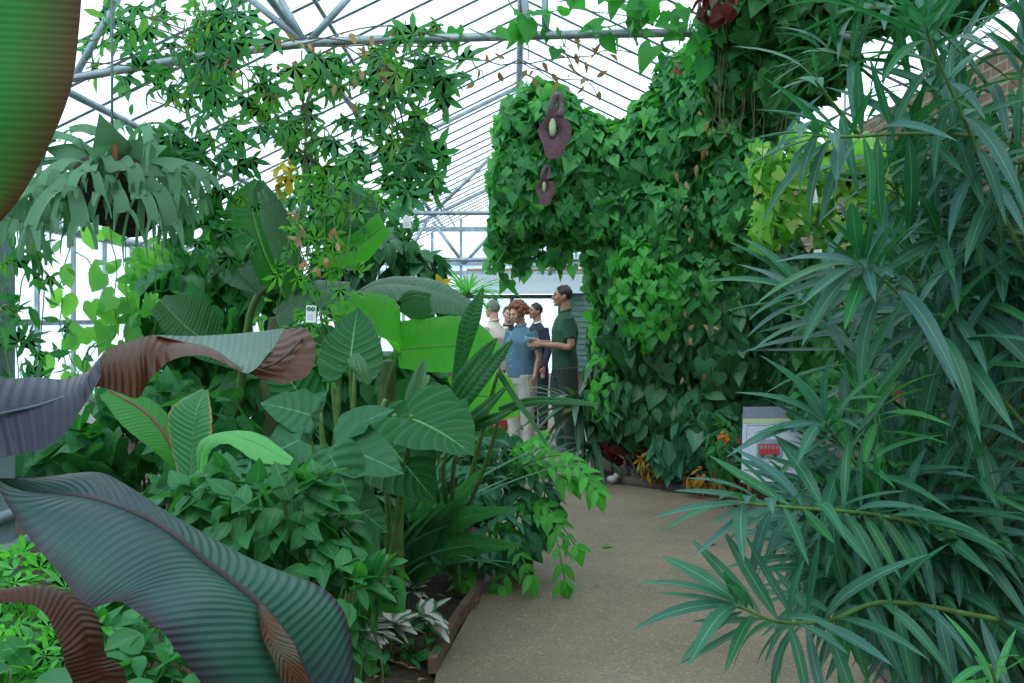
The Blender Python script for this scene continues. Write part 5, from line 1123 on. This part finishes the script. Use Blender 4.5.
# ------------------------------------------------------------------ oleander in the right foreground
ol = empty('oleander', (1.75, 2.7, 0), 'large oleander with long narrow blue-green leaves filling the right foreground', 'plant')
def branch(pts, seed, L=.215, n0=.25, dens=1.0, r=.006, mat=None, tipup=True):
    R = Rng(seed); W = [P(*p) if len(p) == 3 and p[1] > -200 and abs(p[0]) > 5 else np.array(p) for p in pts]
    ln = sum(np.linalg.norm(W[i + 1] - W[i]) for i in range(len(W) - 1)); m = max(10, int(ln / .02)); c = crom(W, m)
    sb_ = MB(); sb_.tube(c, [r, r * .75, r * .45], 7); o = sb_.build('branch', M['greenstem'] if r < .0075 else M['darkstem'], ol)
    by = {}; nodes = int(ln * (1 - n0) / (.034 / dens)); ph = R.random() * 6
    for i in range(nodes + 1):
        t = n0 + (1 - n0) * (i / max(1, nodes)); x = t * (m - 1); j = min(int(x), m - 2); p = c[j] + (c[j + 1] - c[j]) * (x - j); tn = nrm(c[min(j + 2, m - 1)] - c[max(j - 2, 0)])
        a0 = nrm(np.cross(tn, [.2, .3, 1])); a1 = np.cross(tn, a0); k3 = 3 if i < nodes else 5; ph += 1.05
        for q_ in range(k3):
            if R.random() < .12: continue
            a = ph + q_ * 6.283 / k3 + R.gauss(0, .15); rad = a0 * math.cos(a) + a1 * math.sin(a)
            fwd = .15 + 1.3 * (max(0, t - .55) / .45) ** 1.5 + R.gauss(0, .12)
            d = rad * .9 + tn * fwd + np.array([0, 0, -.25 * (1 - t) - .05]); up = np.array([0, -.15, 1.0]) + tn * .4 + R.v(.15)
            kk_ = R.pick([0, 1, 2, 4, 5, 0]) if t > .75 else R.pick([1, 3, 5, 0, 4, 1, 2, 3]); s = L * R.uniform(.75, 1.15) * (.55 if (t > .97 and R.random() < .5) else 1)
            by.setdefault(kk_, []).append((p + rad * r, frame(d, up), s))
    mb = MB()
    for kq, q_ in by.items(): mb.leaves(LANCE[kq], [a[0] for a in q_], [a[1] for a in q_], [a[2] for a in q_])
    mb.build('foliage', mat or OLE, o)
G0 = (1120, 560, 2.7)
branch([(1060, 480, 2.5), (1016, 415, 2.4), (950, 345, 2.3), (883, 279, 2.2), (858, 262, 2.15)], 201, n0=.35)
branch([(1060, 330, 2.5), (1010, 230, 2.3), (985, 170, 2.25), (960, 110, 2.2), (932, 47, 2.15), (925, 20, 2.1)], 202, n0=.1, dens=.7)
branch([(990, 700, 2.8), (1000, 400, 2.7), (1005, 215, 2.6), (1018, 100, 2.5), (1030, 20, 2.4)], 203, n0=.3, dens=.7)
branch([(1000, 140, 2.35), (960, 135, 2.3), (900, 134, 2.2), (845, 137, 2.1), (815, 136, 2.05)], 204, n0=.2, L=.20, dens=.9)
branch([(1000, 545, 2.3), (900, 520, 2.15), (850, 512, 2.05), (795, 508, 1.98), (742, 503, 1.9)], 205, n0=.2, L=.165, dens=.9)
branch([(1000, 620, 2.2), (890, 602, 2.05), (830, 620, 1.95), (780, 622, 1.85), (735, 605, 1.8)], 206, n0=.0, L=.17, dens=.9)
branch([(1080, 600, 2.5), (1000, 560, 2.4), (924, 524, 2.3), (882, 495, 2.25), (845, 450, 2.2), (824, 422, 2.15)], 207, n0=.2, L=.185)
branch([(880, 560, 2.5), (880, 475, 2.35), (877, 420, 2.3), (876, 396, 2.3)], 208, n0=.3, L=.15, mat=OLE2)
branch([(1010, 760, 1.9), (1000, 700, 1.85), (990, 665, 1.8)], 209, n0=.4, L=.14, mat=OLE2)
branch([(1000, 480, 2.7), (930, 430, 2.7), (870, 380, 2.6), (838, 335, 2.5), (804, 295, 2.4)], 210, n0=.3)
branch([(960, 134, 2.6), (900, 100, 2.6), (850, 60, 2.5), (820, 50, 2.5)], 211, n0=.0, L=.2, dens=.7)
branch([(1000, 100, 2.6), (950, 40, 2.6), (900, 10, 2.5), (850, 10, 2.5)], 212, n0=.0, L=.2, dens=.8)
branch([(860, 137, 2.3), (830, 100, 2.25), (815, 80, 2.2)], 213, n0=.3, L=.18, dens=.7)
R = Rng(220)
for i in range(58):
    bx, by_ = R.uniform(960, 1080), R.uniform(520, 640); ex, ey = R.uniform(800, 1020), R.uniform(390, 640)
    if ex < 860: ey = R.uniform(470, 590)
    Y = R.uniform(2.3, 3.1); branch([(bx, by_, Y + .2), ((bx + ex) / 2 + R.uniform(-20, 20), (by_ + ey) / 2 - R.uniform(0, 25), Y + .05), (ex, ey, Y - .15)], 221 + i, n0=.15, L=R.uniform(.17, .22), dens=.85)
for i in range(17):
    bx, by_ = R.uniform(1000, 1080), R.uniform(230, 440); ex, ey = R.uniform(875, 1020), R.uniform(10, 400)
    Y = R.uniform(2.4, 3.1); branch([(bx, by_, Y + .2), ((bx + ex) / 2, (by_ + ey) / 2 + R.uniform(-20, 20), Y + .05), (ex, ey, Y - .15)], 401 + i, n0=.2, L=R.uniform(.19, .25), dens=.7)
mb = MB(); R = Rng(280)
for i in range(14): mb.tube([(1.75 + R.uniform(-.15, .15), 2.8 + R.uniform(-.2, .2), 0), P(R.uniform(960, 1060), 600, 2.7), P(R.uniform(980, 1080), R.uniform(250, 500), 2.7)], [.016, .012, .008], 8, sm=14)
mb.build('trunk', M['darkstem'], ol)
plant('groundcover', 'bright green leaves on the ground under the oleander, bottom right', 'plant', (1.9, 3.4, 0), [B(960, 640, 3.5, 60, 40, .2), B(1010, 600, 3.6, 50, 50, .2), B(900, 600, 4.0, 40, 30, .2)], 260, OVATE, (.07, .12), LIGHT, 290, nst=12, sr=.004)

# ------------------------------------------------------------------ sign, leaflet and tags
sg = empty('information_sign', P(770, 500, 7.4) * np.array([1, 1, 0]), 'white information sign with a red bus picture, standing among plants right of the path', 'sign')
Ys = 7.4; tilt = -.10; w_, h_ = .50, .56
c0 = P(741, 482, Ys)           # lower left corner
X_ = nrm([1, .06, 0]); Z_ = nrm([.07, .18, 1]); N_ = nrm(np.cross(X_, Z_)) 
if N_[1] > 0: N_ = -N_
def sgq(mb, u0, v0, u1, v1, d=0.0, th=.002):
    V = [c0 + X_ * u * w_ + Z_ * v * h_ + N_ * (d + e_) for e_ in (0, th) for (u, v) in ((u0, v0), (u1, v0), (u1, v1), (u0, v1))]
    mb.raw(V, [(0, 3, 2, 1), (4, 5, 6, 7), (0, 1, 5, 4), (1, 2, 6, 5), (2, 3, 7, 6), (3, 0, 4, 7)])
def sgb(name, rects, mat, d, label=None):
    for r in rects: mb = MB(); sgq(mb, *r, d); mb.build(name, mat, sg, smooth=False, label=label)
sgb('board', [(0, 0, 1, 1)], plain('sign_white', (.66, .74, .86), rough=.25, noise=.02), 0)
sgb('header', [(0, .84, 1, 1)], plain('sign_header', (.24, .27, .36), noise=.05), .003)
sgb('band', [(0, .78, 1, .84)], plain('sign_band', (.55, .66, .40), noise=.03), .003)
sgb('speech_bubble', [(.06, .745, .42, .755), (.06, .545, .42, .555), (.06, .545, .07, .755), (.41, .545, .42, .755), (.5, .66, .85, .67), (.5, .745, .85, .755), (.5, .66, .51, .755)], M['inkgrey'], .0035)
sgb('picture', [(.22, .30, .62, .56)], plain('picture_sky', (.30, .40, .52), noise=.1), .004)
sgb('bus', [(.25, .35, .57, .50)], plain('bus_red', (.55, .06, .06), noise=.05), .006)
sgb('bus_window', [(.27 + .06 * i, .435, .31 + .06 * i, .48) for i in range(5)] , plain('bus_window_grey', (.45, .38, .40)), .008)
for u in (.31, .50): MB().ball(c0 + X_ * u * w_ + Z_ * .345 * h_ + N_ * .008, (.016, .003, .016), 10, 6).build('wheel', M['ink'], sg)
sgb('caption', [(.12, .25 - .05 * i, .82 - .2 * (i % 2), .258 - .05 * i) for i in range(3)], M['inkgrey'], .0035)
mb = MB(); mb.ball(c0 + X_ * .75 * w_ + Z_ * .70 * h_ + N_ * .004, (.02, .003, .02), 10, 6); mb.build('emblem', plain('emblem_blue', (.08, .22, .60)), sg)
for u in (.12, .88): a = c0 + X_ * u * w_ - N_ * .012; MB().tube([(a[0], a[1], 0), a + Z_ * h_ * .9], .009, 6).build('leg', M['galv'], sg)
lfe = empty('plant_label', P(903, 459, 5.4) * np.array([1, 1, 0]), 'small white card on a thin stake among the leaves below the red bloom', 'label')
MB().tube([P(903, 459, 5.4) * np.array([1, 1, 0]), P(903, 460, 5.4)], .005, 6).build('stake', M['galv_dark'], lfe)
lfm = MB(); c = P(903, 459, 5.4); lfm.raw([c + np.array(v) for v in ((-.09, 0, -.015), (.08, -.05, -.005), (.10, .1, .03), (-.05, .14, .03), (-.09, 0, -.019), (.08, -.05, -.009), (.10, .1, .026), (-.05, .14, .026))], [(0, 1, 2, 3), (7, 6, 5, 4), (0, 4, 5, 1), (1, 5, 6, 2), (2, 6, 7, 3), (3, 7, 4, 0)])
lfm.build('card', M['white'], lfe, smooth=False)

def tagcard(px, py, Y, wpx, hpx, rot, label, logo=False, string=14):
    c = P(px, py, Y); w2 = wpx * Y / F / 2; h2 = hpx * Y / F / 2; top = P(px + rot * 10, py - hpx / 2 - string, Y)
    e = empty('plant_tag', c, label, 'tag', None); ca, sa = math.cos(rot), math.sin(rot)
    def T3(x, z, y=0): return c + np.array([x * ca + z * sa, y, -x * sa + z * ca])
    def rect(mb, x0, z0, x1, z1, y0, y1):
        V = [T3(x, z, y) for y in (y0, y1) for (x, z) in ((x0, z0), (x1, z0), (x1, z1), (x0, z1))]
        mb.raw(V, [(0, 1, 2, 3), (7, 6, 5, 4), (0, 4, 5, 1), (1, 5, 6, 2), (2, 6, 7, 3), (3, 7, 4, 0)]); return mb
    rect(MB(), -w2, -h2, w2, h2, -.001, .001).build('card', M['white'], e, smooth=False)
    t = MB()
    for i in range(4): rect(t, -w2 * .7, -h2 * .1 - i * h2 * .2, w2 * (.7 - .25 * (i % 2)), -h2 * .04 - i * h2 * .2, -.0025, -.0012)
    t.build('print', M['inkgrey'], e, smooth=False)
    if logo:
        t = MB()
        for s in (-1, 1):
            ring = [T3(s * w2 * .42 + w2 * .30 * math.cos(a), h2 * .62 + w2 * .30 * math.sin(a), -.003) for a in np.linspace(0, 6.283, 14)]; t.tube(ring, .0035, 5, cap=False)
        t.build('emblem', M['taggreen'], e)
    MB().tube([T3(0, h2 * .85), top], .0012, 4).build('string', M['galv_dark'], e)
tagcard(311, 314, 4.2, 10, 17, .04, 'white tag with a green emblem hanging left of the elephant ears', True, 22)
tagcard(350, 252, 6.9, 5, 14, -.05, 'narrow white tag in the dark shrub below the passion flower')
tagcard(407, 222, 7.5, 8, 12, 0, 'white tag hanging near the far truss')
tagcard(813, 196, 7.05, 8, 14, -.15, 'white tag below the yellow-green pothos')
tagcard(818, 252, 7.1, 8, 5, -.1, 'short white tag lower down beneath the pothos')
tagcard(706, 81, 7.9, 5, 16, .05, 'slim white tag high in the curtain of vine')
tagcard(926, 317, 7.1, 10, 14, .05, 'white tag in front of the brick wall, behind the oleander')
tagcard(305, 471, 3.15, 10, 5, .1, 'small white tag under the soft grey-green leaves')

# litter on the path
def litter(px, py, s, mat, label, seed, T=OVATE[0]):
    Y = EYE * F / (py - HY); p = P(px, py, Y); p[2] = .008; mb = MB(); R = Rng(seed); a = R.uniform(0, 6.28)
    mb.leaves(T, [p], [frame([math.cos(a), math.sin(a), .04], [0, 0, 1])], [s]); tag(mb.build('fallen_leaf', mat), label, 'leaf')
litter(602, 549, .12, LIGHT, 'pale green fallen leaf lying on the middle of the path', 1, OVATE_N[0])
litter(594, 587, .035, DARK, 'tiny dark fallen leaf on the path nearer the camera', 2)
litter(712, 546, .09, PINK, 'pink fallen petal on the path by the oleander', 3)
litter(716, 536, .06, LIGHT, 'tiny light green fallen leaf beside the pink petal', 4)
mb = MB(); R = Rng(300)
for i in range(26): p = P(475, 606, 5.18) + np.array([R.gauss(0, .02), R.gauss(0, .03), 0]); p[2] = R.uniform(.01, .05); mb.leaves(OVATE_N[0], [p], [frame(R.v(), R.v())], [R.uniform(.02, .04)])
tag(mb.build('dry_flower_head', DRY), 'withered pale brown flower head on the path by the edging board', 'flower')
mb = MB(); R = Rng(301)
for i in range(160):
    x, y = R.uniform(-1.4, -.35), R.uniform(4.0, 5.6)
    if inpath(x, y): continue
    mb.leaves(OVATE_N[1], [(x, y, .045)], [frame([R.gauss(0, 1), R.gauss(0, 1), .15], [0, 0, 1])], [R.uniform(.03, .07)])
tag(mb.build('leaf_litter', DRY), 'brown leaf litter on the soil behind the edging board', 'litter', kind='stuff')
